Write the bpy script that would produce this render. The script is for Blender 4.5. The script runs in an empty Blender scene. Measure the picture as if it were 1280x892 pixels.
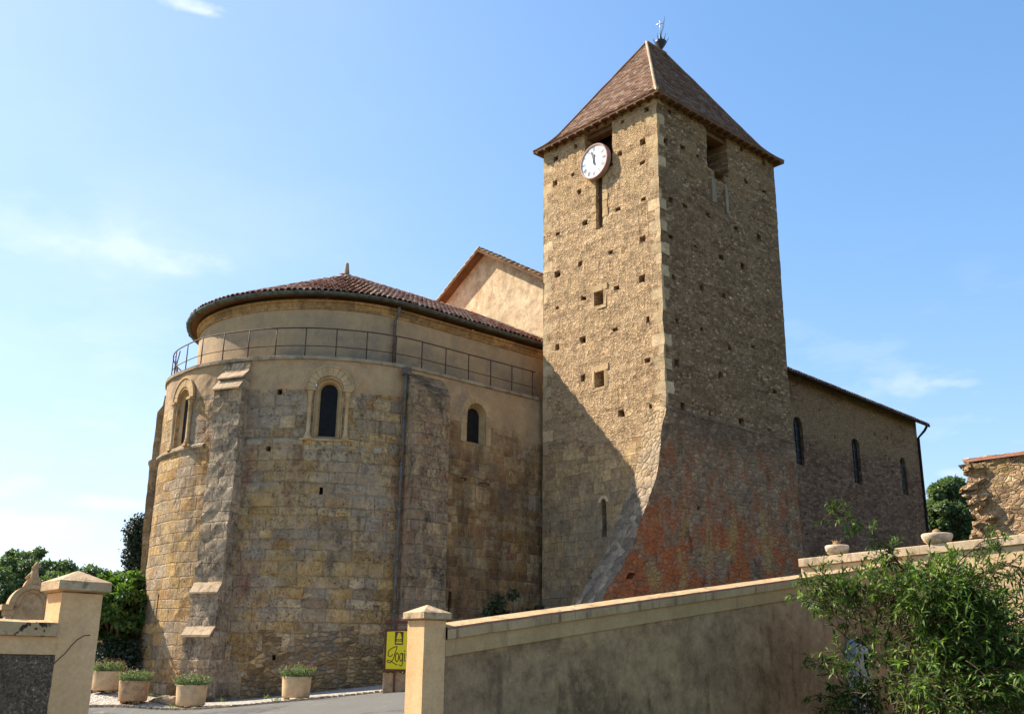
import bpy, math, random
import numpy as np
from mathutils import Vector, Matrix, noise
random.seed(7)
R = math.radians
SC = bpy.context.scene

# ------------------------------------------------------------------ camera
# World axes follow the church: +X runs along the nave (away, to the right),
# +Y towards its far flank, Z up; Z = 0 is the photographer's eye height.
PITCH, YAW, ROLL = 0.29412615, 0.83571768, 0.01314709
right = Vector((math.sin(YAW), -math.cos(YAW), 0))
fwdh = Vector((math.cos(YAW), math.sin(YAW), 0))
upp = -fwdh*math.sin(PITCH) + Vector((0, 0, 1))*math.cos(PITCH)
fwd = fwdh*math.cos(PITCH) + Vector((0, 0, 1))*math.sin(PITCH)
cx = right*math.cos(ROLL) + upp*math.sin(ROLL)
cy = -right*math.sin(ROLL) + upp*math.cos(ROLL)
M = Matrix.Identity(4)
for i in range(3):
    M[i][0], M[i][1], M[i][2] = cx[i], cy[i], -fwd[i]
cd = bpy.data.cameras.new('camera'); cam = bpy.data.objects.new('camera', cd)
SC.collection.objects.link(cam); cam.matrix_world = M
cd.sensor_width = 36; cd.lens = 35.996; cd.clip_end = 6000; cd.clip_start = 0.1
SC.camera = cam

# ------------------------------------------------------------------ light
SUN_AZ, SUN_EL = 118.0, 45.0
W = bpy.data.worlds.new('World'); SC.world = W; W.use_nodes = True
wn = W.node_tree.nodes; wl = W.node_tree.links
bg = wn['Background']
sky = wn.new('ShaderNodeTexSky'); sky.sky_type = 'NISHITA'; sky.sun_disc = False
sky.sun_elevation = R(SUN_EL); sky.sun_rotation = R(90-SUN_AZ)
sky.air_density = 1.15; sky.dust_density = .7; sky.ozone_density = 2.2
SKY_STRENGTH = 0.120
bg.inputs[1].default_value = SKY_STRENGTH
CLOUDS = [(67.91, 33.86, 2.2, 0.55, 0.9), (67.07, 33.62, 1.2, 0.35, 0.9), (72.92, 21.49, 9, 2.2, 0.22), (68.24, 20.95, 6, 0.9, 0.19), (73.24, 8.65, 1.6, 0.7, 0.63), (74.27, 8.16, 1.5, 0.6, 0.42), (69.13, 7.9, 3.2, 0.5, 0.53), (70.74, 9.83, 1.5, 0.5, 0.32), (72.0, 6.42, 5, 1.0, 0.37), (73.85, 6.5, 3, 0.8, 0.37), (25.79, 14.53, 1.6, 0.9, 0.28), (27.48, 14.75, 0.7, 0.4, 0.25), (24.2, 14.47, 0.8, 0.3, 0.19), (23.04, 14.36, 1.0, 0.3, 0.19), (24.12, 9.78, 1.0, 0.4, 0.31)]
# thin procedural cloud veils in the sky
tc = wn.new('ShaderNodeTexCoord')
def wmath(op, a, b=None, clamp=False):
    n = wn.new('ShaderNodeMath'); n.operation = op; n.use_clamp = clamp
    for k, v in enumerate((a, b)):
        if v is None: continue
        if isinstance(v, (int, float)): n.inputs[k].default_value = v
        else: wl.new(v, n.inputs[k])
    return n.outputs[0]
def wnoise(scale, detail, stretch, off):
    mp = wn.new('ShaderNodeMapping'); mp.inputs['Scale'].default_value = stretch; mp.inputs['Location'].default_value = off
    wl.new(tc.outputs['Generated'], mp.inputs[0])
    n = wn.new('ShaderNodeTexNoise'); n.inputs['Scale'].default_value = scale
    n.inputs['Detail'].default_value = detail; n.inputs['Roughness'].default_value = .6
    wl.new(mp.outputs[0], n.inputs[0]); return n.outputs[0]
def wrange(v, a, b, c=0., d=1.):
    n = wn.new('ShaderNodeMapRange'); n.interpolation_type = 'SMOOTHSTEP'
    n.inputs[1].default_value = a; n.inputs[2].default_value = b; n.inputs[3].default_value = c; n.inputs[4].default_value = d
    wl.new(v, n.inputs[0]); return n.outputs[0]
sp = wn.new('ShaderNodeSeparateXYZ'); wl.new(tc.outputs['Generated'], sp.inputs[0])
low = wrange(sp.outputs[2], .03, .42, 1., 0.)
puff = wmath('MULTIPLY', wrange(wnoise(6.5, 7, (1, 1, 3.2), (2.1, .4, 1.1)), .51, .66), low)
veil = wmath('MULTIPLY', wrange(wnoise(2.2, 5, (1, 1, 2.5), (5.3, 1.2, .3)), .46, .78), wrange(sp.outputs[2], .1, .75, .55, .05))
dx = wn.new('ShaderNodeVectorMath'); dx.operation = 'DOT_PRODUCT'
wl.new(tc.outputs['Generated'], dx.inputs[0])
sh = Vector((math.cos(R(SUN_AZ)), math.sin(R(SUN_AZ)), 0.25)).normalized()
dx.inputs[1].default_value = sh
sunside = wrange(dx.outputs['Value'], .25, .95, .0, 1.)
amt = wmath('ADD', wmath('MULTIPLY', puff, .22), wmath('ADD', wmath('MULTIPLY', veil, wmath('MULTIPLY', sunside, .5)), wmath('MULTIPLY', wrange(dx.outputs['Value'], .1, 1.05, 0., 1.), .10)), True)
# individual clouds, each at its own bearing in the sky (bearing degrees from +X, elevation, half width, half height, density)
CN = wnoise(9., 8, (1, 1, 2.2), (.3, 4.1, 2.2)); CN2 = wnoise(26., 6, (1, 1, 1.6), (2.3, 1.1, .2))
for (az, el, hw_, hh_, dn) in CLOUDS:
    a_, e_ = R(az), R(el); v0 = Vector((math.cos(e_)*math.cos(a_), math.cos(e_)*math.sin(a_), math.sin(e_)))
    tx = Vector((-math.sin(a_), math.cos(a_), 0)); tz = v0.cross(tx)*-1
    comps = []
    for ax, hw2 in ((tx, hw_), (tz, hh_)):
        n = wn.new('ShaderNodeVectorMath'); n.operation = 'DOT_PRODUCT'; wl.new(tc.outputs['Generated'], n.inputs[0]); n.inputs[1].default_value = ax
        q = wmath('DIVIDE', wmath('SUBTRACT', n.outputs['Value'], ax.dot(v0)), R(hw2)); comps.append(wmath('MULTIPLY', q, q))
    n = wn.new('ShaderNodeVectorMath'); n.operation = 'DOT_PRODUCT'; wl.new(tc.outputs['Generated'], n.inputs[0]); n.inputs[1].default_value = v0
    rr2 = wmath('ADD', wmath('ADD', comps[0], comps[1]), wmath('MULTIPLY', wrange(n.outputs['Value'], .0, .5, 1., 0.), 9.))
    body = wmath('SUBTRACT', 1., rr2)
    m_ = wrange(wmath('ADD', body, wmath('ADD', wmath('MULTIPLY', wmath('SUBTRACT', CN, .5), 3.2), wmath('MULTIPLY', wmath('SUBTRACT', CN2, .5), 1.6))), .1, 2.0)
    amt = wmath('ADD', amt, wmath('MULTIPLY', wmath('MULTIPLY', m_, wrange(rr2, 2.2, .5, 0., 1.)), dn), True)
mixc = wn.new('ShaderNodeMix'); mixc.data_type = 'RGBA'
wl.new(amt, mixc.inputs[0]); wl.new(sky.outputs[0], mixc.inputs[6]); mixc.inputs[7].default_value = (7.6, 7.9, 8.3, 1)
hs = wn.new('ShaderNodeHueSaturation'); hs.inputs['Saturation'].default_value = 1.20; hs.inputs['Value'].default_value = 1.0; wl.new(mixc.outputs[2], hs.inputs['Color']); 
# shoulder so that the brightest part of the sky near the sun keeps its colour
va = wn.new('ShaderNodeVectorMath'); va.operation = 'MULTIPLY'; wl.new(hs.outputs[0], va.inputs[0]); va.inputs[1].default_value = (.145, .135, .115)
vb = wn.new('ShaderNodeVectorMath'); vb.operation = 'ADD'; wl.new(va.outputs[0], vb.inputs[0]); vb.inputs[1].default_value = (1, 1, 1)
vc = wn.new('ShaderNodeVectorMath'); vc.operation = 'DIVIDE'; wl.new(hs.outputs[0], vc.inputs[0]); wl.new(vb.outputs[0], vc.inputs[1])
vd = wn.new('ShaderNodeVectorMath'); vd.operation = 'MULTIPLY'; wl.new(vc.outputs[0], vd.inputs[0]); vd.inputs[1].default_value = (1.34, 1.38, 1.50)
wl.new(vd.outputs[0], bg.inputs[0])

sl = bpy.data.lights.new('sun', 'SUN'); sun = bpy.data.objects.new('sun', sl); SC.collection.objects.link(sun)
sl.energy = 5.0; sl.angle = R(.53); sl.color = (1.0, .93, .82)
sd = Vector((math.cos(R(SUN_EL))*math.cos(R(SUN_AZ)), math.cos(R(SUN_EL))*math.sin(R(SUN_AZ)), math.sin(R(SUN_EL))))
sun.rotation_euler = sd.to_track_quat('Z', 'Y').to_euler(); sun.location = (0, 40, 60)
SC.view_settings.view_transform = 'Standard'; SC.view_settings.look = 'None'
SC.view_settings.exposure = 1.0; SC.view_settings.gamma = 1.0
SC.view_settings.use_curve_mapping = False
SC.cycles.max_bounces = 6

# ------------------------------------------------------------------ node helper
class NT:
    def __init__(s, name):
        s.m = bpy.data.materials.new(name); s.m.use_nodes = True
        s.t = s.m.node_tree; s.b = s.t.nodes['Principled BSDF']
    def new(s, t): return s.t.nodes.new(t)
    def put(s, sock, v):
        if v is None: return
        if isinstance(v, bpy.types.NodeSocket): s.t.links.new(v, sock)
        elif sock.type == 'RGBA' and isinstance(v, (int, float)): sock.default_value = (v, v, v, 1)
        elif isinstance(v, (tuple, list)) and sock.type == 'RGBA' and len(v) == 3: sock.default_value = (*v, 1)
        else: sock.default_value = v
    def math(s, op, a, b=None, c=None, clamp=False):
        n = s.new('ShaderNodeMath'); n.operation = op; n.use_clamp = clamp
        for k, v in enumerate((a, b, c)): s.put(n.inputs[k], v)
        return n.outputs[0]
    def vmath(s, op, a, b=None):
        n = s.new('ShaderNodeVectorMath'); n.operation = op
        s.put(n.inputs[0], a); s.put(n.inputs[1], b); return n.outputs[0]
    def comb(s, x, y, z=0.):
        n = s.new('ShaderNodeCombineXYZ')
        for k, v in enumerate((x, y, z)): s.put(n.inputs[k], v)
        return n.outputs[0]
    def sep(s, v):
        n = s.new('ShaderNodeSeparateXYZ'); s.put(n.inputs[0], v); return n.outputs
    def noise(s, vec, scale, detail=3, rough=.55, dims='3D', out=0):
        n = s.new('ShaderNodeTexNoise'); n.noise_dimensions = dims
        if dims == '1D': s.put(n.inputs['W'], vec)
        else: s.put(n.inputs['Vector'], vec)
        n.inputs['Scale'].default_value = scale; n.inputs['Detail'].default_value = detail
        n.inputs['Roughness'].default_value = rough; return n.outputs[out]
    def white(s, vec, dims='3D', out=0):
        n = s.new('ShaderNodeTexWhiteNoise'); n.noise_dimensions = dims
        s.put(n.inputs['W' if dims == '1D' else 'Vector'], vec); return n.outputs[out]
    def range(s, v, a, b, c=0., d=1., smooth=True):
        n = s.new('ShaderNodeMapRange'); n.interpolation_type = 'SMOOTHSTEP' if smooth else 'LINEAR'
        s.put(n.inputs[0], v)
        for k, q in enumerate((a, b, c, d)): s.put(n.inputs[k+1], q)
        return n.outputs[0]
    def mix(s, f, a, b, mode='MIX'):
        n = s.new('ShaderNodeMix'); n.data_type = 'RGBA'; n.blend_type = mode
        s.put(n.inputs[0], f); s.put(n.inputs[6], a); s.put(n.inputs[7], b); return n.outputs[2]
    def ramp(s, f, stops, const=False):
        n = s.new('ShaderNodeValToRGB'); s.put(n.inputs[0], f); cr = n.color_ramp
        if const: cr.interpolation = 'CONSTANT'
        while len(cr.elements) > 1: cr.elements.remove(cr.elements[-1])
        cr.elements[0].position = stops[0][0]; cr.elements[0].color = (*stops[0][1], 1)
        for p, c in stops[1:]:
            e = cr.elements.new(p); e.color = (*c, 1)
        return n.outputs[0]
    def bump(s, h, strength=1., dist=.02, normal=None):
        n = s.new('ShaderNodeBump'); n.inputs['Strength'].default_value = strength; n.inputs['Distance'].default_value = dist
        s.put(n.inputs['Height'], h)
        if normal is not None: s.put(n.inputs['Normal'], normal)
        return n.outputs[0]
    def done(s, col, rough=.9, normal=None, **kw):
        s.put(s.b.inputs['Base Color'], col); s.put(s.b.inputs['Roughness'], rough)
        s.put(s.b.inputs['Normal'], normal)
        s.b.inputs['Specular IOR Level'].default_value = kw.get('spec', .2)
        if 'metal' in kw: s.b.inputs['Metallic'].default_value = kw['metal']
        return s.m
    def uv(s):
        n = s.new('ShaderNodeUVMap'); n.uv_map = 'UVMap'; return n.outputs[0]
    def pos(s):
        return s.new('ShaderNodeNewGeometry').outputs['Position']
    def attr(s, name='Col'):
        n = s.new('ShaderNodeAttribute'); n.attribute_name = name; return n.outputs['Color']
    def scaled(s, v, sc): return s.vmath('MULTIPLY', v, sc)

def plain(name, col, rough=.6, metal=0., spec=.3, var=.15, bump=0.):
    t = NT(name); n = t.noise(t.pos(), 6, 4)
    c = t.mix(t.range(n, .3, .7), tuple(x*(1-var) for x in col), tuple(min(1, x*(1+var)) for x in col))
    nm = t.bump(t.noise(t.pos(), 40, 3), 1, bump) if bump else None
    return t.done(c, rough, nm, spec=spec, metal=metal)

# stain layers: (colour, noise scale xyz, lo, hi, zmin, zmax, strength)
def layers(t, col, P, z, lays, seed=0.):
    for k, (c, sc, lo, hi, z0, z1, st) in enumerate(lays):
        n = t.noise(t.vmath('ADD', t.scaled(P, sc), (seed+k*7.1, k*3.3, k*1.7)), 1., 5, .62)
        m = t.range(n, lo, hi)
        if st > .5: m = t.math('MULTIPLY', m, t.range(t.noise(t.vmath('ADD', P, (k*2.2, 1., seed)), 7., 5, .75), .34, .56, .25, 1.))
        if z0 is not None: m = t.math('MULTIPLY', m, t.range(t.math('ADD', z, t.math('MULTIPLY', n, .6)), z0-.3, z0+.9))
        if z1 is not None: m = t.math('MULTIPLY', m, t.range(t.math('ADD', z, t.math('MULTIPLY', n, .6)), z1-.3, z1+.9, 1., 0.))
        col = t.mix(t.math('MULTIPLY', m, st), col, c)
    return col

def ashlar_core(t, w, h, cols, mortar, soft=.012, seed=0.):
    uv = t.uv()
    d = t.noise(uv, 1.5, 4, .6, out=1)
    d2 = t.noise(uv, 14., 2, .6, out=1)
    uvd = t.vmath('ADD', uv, t.scaled(t.vmath('SUBTRACT', d, (.5, .5, .5)), (.16, .13, 0)))
    uvd = t.vmath('ADD', uvd, t.scaled(t.vmath('SUBTRACT', d2, (.5, .5, .5)), (.025, .025, 0)))
    o = t.sep(uvd)
    v = t.math('ADD', t.math('DIVIDE', o[1], h), t.math('MULTIPLY', t.noise(t.math('ADD', o[1], seed), 1.3, 1, .5, '1D'), 1.1))
    row = t.math('FLOOR', v); rr = t.white(t.math('ADD', row, seed+.5), '1D')
    ww = t.math('MULTIPLY_ADD', rr, .6*w, .75*w)
    u = t.math('ADD', t.math('DIVIDE', o[0], ww), t.math('MULTIPLY', rr, 17.3))
    u = t.math('ADD', u, t.math('MULTIPLY', t.noise(t.comb(o[0], t.math('MULTIPLY', row, 7.7), seed), 1.6, 1), .9))
    colm = t.math('FLOOR', u)
    fu = t.math('SUBTRACT', u, colm); fv = t.math('SUBTRACT', v, row)
    eu = t.math('MULTIPLY', t.math('MINIMUM', fu, t.math('SUBTRACT', 1., fu)), ww)
    ev = t.math('MULTIPLY', t.math('MINIMUM', fv, t.math('SUBTRACT', 1., fv)), h)
    e = t.math('MINIMUM', eu, ev)
    cell = t.comb(row, colm, seed)
    rnd = t.white(cell, '3D'); rnd2 = t.white(t.vmath('ADD', cell, (3.3, 9.1, .7)), '3D')
    avg = tuple(sum(c[1][i] for c in cols)/len(cols) for i in range(3))
    rnx = t.math('ADD', t.math('MULTIPLY', rnd, .6), t.math('MULTIPLY', t.noise(t.pos(), .8, 3, .6), .4))
    stone = t.ramp(rnx, [(.1+.8*a_, c_) for a_, c_ in cols], const=True)
    stone = t.mix(t.range(t.noise(t.pos(), 1.1, 4, .6), .35, .65, .0, .38), stone, avg)
    stone = t.mix(1., stone, t.ramp(rnd2, [(0, (.74, .73, .71)), (1, (1.16, 1.16, 1.16))]), 'MULTIPLY')
    g = t.noise(t.pos(), 9, 6, .7)
    stone = t.mix(1., stone, t.ramp(g, [(.25, (.54, .52, .50)), (.75, (1.40, 1.38, 1.36))]), 'MULTIPLY')
    m = t.range(e, .004, soft, 1., 0.)
    # joints that fade in and out
    fade = t.range(t.noise(t.pos(), 1.7, 4, .65), .38, .54, .40, 1.)
    m = t.math('MULTIPLY', m, fade)
    col = t.mix(m, stone, mortar)
    hgt = t.math('ADD', t.math('MULTIPLY', t.range(e, 0., .035, -1., 0.), fade), t.math('MULTIPLY', t.math('MULTIPLY', rnd2, .55), fade))
    return col, hgt, rnd, rnd2, g

TINT = (1.0, .85, .69)
def ashlar(name, w=.55, h=.33, cols=None, mortar=(.46, .38, .27), lays=(), bump=.02, seed=0., soft=.014, pits=.5):
    t = NT(name); P = t.pos(); z = t.sep(P)[2]
    col, hgt, rnd, rnd2, g = ashlar_core(t, w, h, cols, mortar, soft, seed)
    col = layers(t, col, P, z, lays, seed)
    # pitted, weathered faces
    col = t.mix(1., col, t.ramp(t.noise(P, 3.6, 9, .78), [(.28, (.50, .47, .45)), (.5, (.98, .98, .98)), (.74, (1.34, 1.34, 1.32))]), 'MULTIPLY')
    col = t.mix(1., col, TINT, 'MULTIPLY')
    pit = t.range(t.noise(P, 17, 5, .8), .54, .66)
    pit = t.math('MULTIPLY', pit, t.range(t.noise(P, 1.3, 3), .38, .60, .15, pits))
    col = t.mix(pit, col, (.10, .075, .05))
    fine = t.noise(P, 34, 5, .7)
    H = t.math('ADD', t.math('ADD', hgt, t.math('MULTIPLY', fine, .9)), t.math('MULTIPLY', g, 1.0))
    H = t.math('SUBTRACT', H, t.math('MULTIPLY', pit, 1.2))
    return t.done(col, .93, t.bump(H, 1., bump), spec=.12)

def rubble(name, sc=(5.5, 8.), cols=None, mortar=(.44, .34, .22), lays=(), bump=.03, seed=0., mw=.09, mfac=.8, quoin=None):
    t = NT(name); P = t.pos(); z = t.sep(P)[2]; uv = t.uv()
    d = t.noise(uv, 3., 3, .6, out=1)
    q = t.vmath('ADD', uv, t.scaled(t.vmath('SUBTRACT', d, (.5, .5, .5)), (.16, .12, 0)))
    q = t.vmath('ADD', t.scaled(q, (sc[0], sc[1], 1)), (seed, seed*.37, 0))
    def vor(feature, dist='EUCLIDEAN'):
        n = t.new('ShaderNodeTexVoronoi'); n.voronoi_dimensions = '2D'; n.feature = feature
        n.inputs['Scale'].default_value = 1.; n.inputs['Randomness'].default_value = .95
        t.put(n.inputs['Vector'], q); return n
    c1 = vor('F1'); de = vor('DISTANCE_TO_EDGE').outputs['Distance']
    rnd = t.sep(c1.outputs['Color']); 
    stone = t.ramp(rnd[0], cols, const=False)
    stone = t.mix(1., stone, t.ramp(rnd[1], [(0, (.6, .6, .6)), (1, (1.25, 1.25, 1.25))]), 'MULTIPLY')
    g = t.noise(P, 14, 6, .7)
    stone = t.mix(1., stone, t.ramp(g, [(.25, (.6, .58, .55)), (.75, (1.3, 1.28, 1.25))]), 'MULTIPLY')
    big = t.noise(P, 1.1, 4, .6)
    cover = t.range(big, .35, .65, mw*.45, mw*1.9)
    m = t.math('MULTIPLY', t.math('SUBTRACT', 1., t.math('DIVIDE', de, cover), clamp=True), 2.2, clamp=True)
    mc = t.mix(1., mortar, t.ramp(t.noise(P, 5, 5, .7), [(.3, (.72, .70, .68)), (.7, (1.2, 1.2, 1.2))]), 'MULTIPLY')
    col = t.mix(t.math('MULTIPLY', m, mfac), stone, mc)
    hgt = t.math('ADD', t.range(de, 0., .22), t.math('MULTIPLY', rnd[2], .9))
    if quoin:
        px_ = t.sep(P); cn = t.noise(t.comb(t.math('MULTIPLY', t.math('ADD', px_[0], px_[1]), .35), t.math('MULTIPLY', z, 3.4), 0.), 1., 5, .7)
        col = t.mix(1., col, t.ramp(cn, [(.36, (.70, .68, .66)), (.5, (1., 1., 1.)), (.66, (1.14, 1.14, 1.14))]), 'MULTIPLY')
        # long-and-short corner stones; u = 0 is the near corner of the tower
        o = t.sep(t.vmath('ADD', uv, t.scaled(t.vmath('SUBTRACT', t.noise(uv, 9, 2, out=1), (.5, .5, .5)), (.05, .05, 0))))
        v = t.math('DIVIDE', o[1], .42); row = t.math('FLOOR', v); rr = t.white(t.math('ADD', row, seed), '1D')
        par = t.math('MODULO', t.math('ABSOLUTE', row), 2.)
        qw = t.math('ADD', t.math('MULTIPLY_ADD', par, quoin[1], quoin[0]), t.math('MULTIPLY', rr, .12))
        qm = t.range(t.math('SUBTRACT', qw, o[0]), -.01, .02)
        far = t.range(t.math('SUBTRACT', t.math('ADD', o[0], qw), quoin[2]), -.01, .02)
        if quoin[3]: qm = t.math('MAXIMUM', qm, far)
        fv = t.math('SUBTRACT', v, row); ej = t.math('MULTIPLY', t.math('MINIMUM', fv, t.math('SUBTRACT', 1., fv)), .42)
        qc = t.mix(1., quoin[4], t.ramp(rr, [(0, (.72, .72, .70)), (1, (1.15, 1.15, 1.15))]), 'MULTIPLY')
        qc = t.mix(1., qc, t.ramp(g, [(.25, (.7, .68, .65)), (.75, (1.2, 1.2, 1.18))]), 'MULTIPLY')
        qc = t.mix(t.range(ej, .004, .02, .8, 0.), qc, (.30, .24, .16))
        qm = t.math('MULTIPLY', qm, t.range(t.white(t.math('ADD', row, seed+4.4), '1D'), quoin[5], quoin[5]+.1))
        col = t.mix(qm, col, qc)
        hgt = t.mix(qm, hgt, .9)
    col = layers(t, col, P, z, lays, seed)
    col = t.mix(1., col, t.ramp(t.noise(P, 3.6, 9, .78), [(.28, (.66, .63, .61)), (.5, (1., 1., 1.)), (.74, (1.22, 1.22, 1.2))]), 'MULTIPLY')
    col = t.mix(1., col, TINT, 'MULTIPLY')
    fine = t.noise(P, 40, 5, .7)
    H = t.math('ADD', t.math('ADD', hgt, t.math('MULTIPLY', fine, .8)), t.math('MULTIPLY', g, 1.1))
    return t.done(col, .95, t.bump(H, 1., bump), spec=.1)

def plaster(name, a, b, lays=(), bump=.004, seed=0., rough=.9, gscale=1.4, tint=(1.04, .88, .71), grime=.35):
    t = NT(name); P = t.pos(); z = t.sep(P)[2]
    n = t.noise(t.vmath('ADD', P, (seed, 0, 0)), gscale, 6, .6)
    col = t.mix(t.range(n, .32, .68), a, b)
    col = t.mix(1., col, t.ramp(t.noise(P, 24, 5, .7), [(.25, (.84, .83, .82)), (.75, (1.12, 1.12, 1.11))]), 'MULTIPLY')
    col = layers(t, col, P, z, lays, seed)
    col = t.mix(grime, col, t.mix(1., col, t.ramp(t.noise(P, 3.6, 9, .78), [(.28, (.50, .47, .45)), (.5, (.98, .98, .98)), (.74, (1.34, 1.34, 1.32))]), 'MULTIPLY'))
    col = t.mix(1., col, tint, 'MULTIPLY')
    H = t.math('ADD', t.noise(P, 60, 4, .7), t.math('MULTIPLY', t.noise(P, 6, 4, .6), 2.))
    return t.done(col, rough, t.bump(H, 1., bump), spec=.15)

# ------------------------------------------------------------------ materials
OCH = (.60, .445, .22); TAN = (.55, .43, .265); PALE = (.64, .54, .37); GREY = (.42, .37, .30); BRN = (.36, .245, .13); WRM = (.48, .33, .16)
MT = {}
MT['apse'] = ashlar('apse_ashlar', .62, .36,
    [(0, TAN), (.20, OCH), (.36, PALE), (.50, GREY), (.64, WRM), (.78, (.42, .36, .27)), (.92, BRN)],
    lays=[((.42, .385, .34), (.55, .55, .45), .47, .60, None, None, .75),
          ((.52, .385, .18), (.35, .35, .9), .50, .58, 1.0, 6.6, .7),
          ((.18, .155, .13), (1.2, 1.2, .8), .58, .67, 1.2, None, .7),
          ((.34, .17, .12), (.9, .9, .4), .56, .66, 2., 7.5, .7),
          ((.12, .105, .09), (2.4, 2.4, .25), .57, .68, 3.5, None, .55),
          ((.56, .46, .32), (1.3, 1.3, 1.3), .63, .66, .4, 6., .75),
          ((.27, .24, .20), (1.1, 1.1, .35), .53, .66, 8.0, None, .7),
          ((.14, .11, .08), (.8, .8, .8), .35, .6, None, -.6, .7)], seed=1., bump=.045, pits=.8)
MT['old_render'] = plaster('old_render', (.40, .31, .21), (.52, .40, .26),
    lays=[((.24, .21, .19), (1.0, 1.0, .5), .50, .64, None, None, .75), ((.50, .30, .15), (.9, .9, .7), .60, .64, None, None, .6)], bump=.008, seed=6.)
MT['apse_low'] = rubble('apse_rubble', (4.2, 7.5), [(0, BRN), (.4, (.36, .26, .15)), (.7, OCH), (1, GREY)], (.36, .28, .19),
    lays=[((.30, .27, .24), (.8, .8, .8), .52, .62, None, None, .7), ((.12, .10, .08), (.8, .8, 1.), .4, .6, None, -.4, .8)], bump=.05)
MT['chancel'] = ashlar('chancel_ashlar', .50, .34,
    [(0, WRM), (.25, (.40, .25, .12)), (.5, TAN), (.7, (.36, .22, .12)), (.88, GREY)], mortar=(.45, .38, .27),
    lays=[((.42, .32, .20), (.4, .4, .9), .42, .55, 7.2, None, .8),
          ((.20, .13, .09), (.5, .5, .4), .47, .62, None, 6.5, .8),
          ((.07, .06, .05), (1.5, 1.5, .3), .46, .66, None, 8.5, .6),
          ((.22, .20, .17), (.9, .9, .7), .55, .66, None, None, .6)], seed=5.)
MT['butt'] = ashlar('buttress_rough', .5, .4, [(0, (.44, .38, .30)), (.35, (.52, .46, .37)), (.7, (.54, .45, .32)), (.9, (.46, .40, .32))], (.50, .44, .35),
    lays=[((.12, .11, .10), (1.6, 1.6, 1.2), .52, .64, None, None, .75), ((.46, .38, .26), (1., 1., .8), .58, .66, None, None, .6)], bump=.04, pits=.9)
MT['butt0'] = ashlar('buttress_ashlar', .5, .42, [(0, TAN), (.3, (.36, .28, .19)), (.6, OCH), (.8, (.34, .25, .16))],
    lays=[((.22, .18, .14), (1., 1., .6), .5, .64, None, None, .6), ((.24, .12, .08), (1.5, 1.5, 1.5), .52, .62, None, 1.6, .7)], seed=3.)
MT['butt2'] = ashlar('buttress_worn', .48, .36, [(0, (.46, .38, .28)), (.3, (.56, .45, .30)), (.6, (.44, .37, .29)), (.85, (.50, .35, .23))], (.52, .44, .33),
    lays=[((.38, .21, .13), (.9, .9, .6), .47, .60, 2.5, 8.0, .8), ((.36, .31, .25), (1.2, 1.2, .6), .50, .62, None, 6., .8), ((.13, .11, .09), (1.6, 1.6, .8), .54, .64, None, None, .8),
          ((.10, .09, .08), (1., 1., 2.), .45, .6, 8.5, None, .8), ((.52, .43, .29), (1.2, 1.2, 1.2), .52, .60, 6.4, 8.8, .8)], bump=.05, seed=2., pits=1.)
MT['drum'] = plaster('drum_render', (.42, .34, .235), (.50, .40, .27),
    lays=[((.27, .25, .21), (.7, .7, 1.1), .42, .60, None, 11.3, .8), ((.15, .14, .13), (.7, .7, 1.6), .40, .58, None, 10.1, .85),
          ((.33, .29, .22), (1.6, 1.6, .3), .5, .66, None, None, .6)], bump=.006)
MT['cornice'] = ashlar('cornice_stone', .9, .5, [(0, (.50, .34, .16)), (.5, (.46, .32, .17)), (.8, (.40, .28, .15))], seed=8., pits=.1)
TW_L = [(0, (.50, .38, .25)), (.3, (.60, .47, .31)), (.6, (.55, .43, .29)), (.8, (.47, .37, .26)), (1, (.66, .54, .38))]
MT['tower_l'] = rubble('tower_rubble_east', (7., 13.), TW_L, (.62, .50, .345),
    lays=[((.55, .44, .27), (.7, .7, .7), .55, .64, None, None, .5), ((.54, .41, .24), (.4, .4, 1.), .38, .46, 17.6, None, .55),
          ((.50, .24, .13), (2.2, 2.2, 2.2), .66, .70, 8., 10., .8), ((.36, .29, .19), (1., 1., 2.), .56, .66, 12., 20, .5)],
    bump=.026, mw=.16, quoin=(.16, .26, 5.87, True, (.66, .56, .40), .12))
MT['tower_r'] = rubble('tower_rubble_north_shaded', (6.5, 12.), [(0, (.26, .175, .11)), (.4, (.33, .235, .15)), (.75, (.39, .285, .185)), (1, (.62, .50, .36))], (.36, .275, .19),  # darker than the east face: the shade is put into the stone colours
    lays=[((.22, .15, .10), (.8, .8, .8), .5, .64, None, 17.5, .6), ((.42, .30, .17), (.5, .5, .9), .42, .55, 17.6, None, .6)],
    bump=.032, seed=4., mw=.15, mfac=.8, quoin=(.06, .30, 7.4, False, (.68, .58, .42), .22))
MT['tower_low_l'] = ashlar('tower_low_ashlar', .45, .32, [(0, TAN), (.3, (.52, .41, .24)), (.6, (.42, .33, .22)), (.85, GREY)],
    lays=[((.30, .27, .22), (.6, .6, .5), .44, .62, None, 5.8, .8), ((.09, .085, .08), (1.2, 1.2, .5), .48, .66, None, 3.2, .8),
          ((.46, .25, .14), (2.4, 2.4, 2.4), .62, .68, 7., None, .8)], seed=6.)
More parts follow.
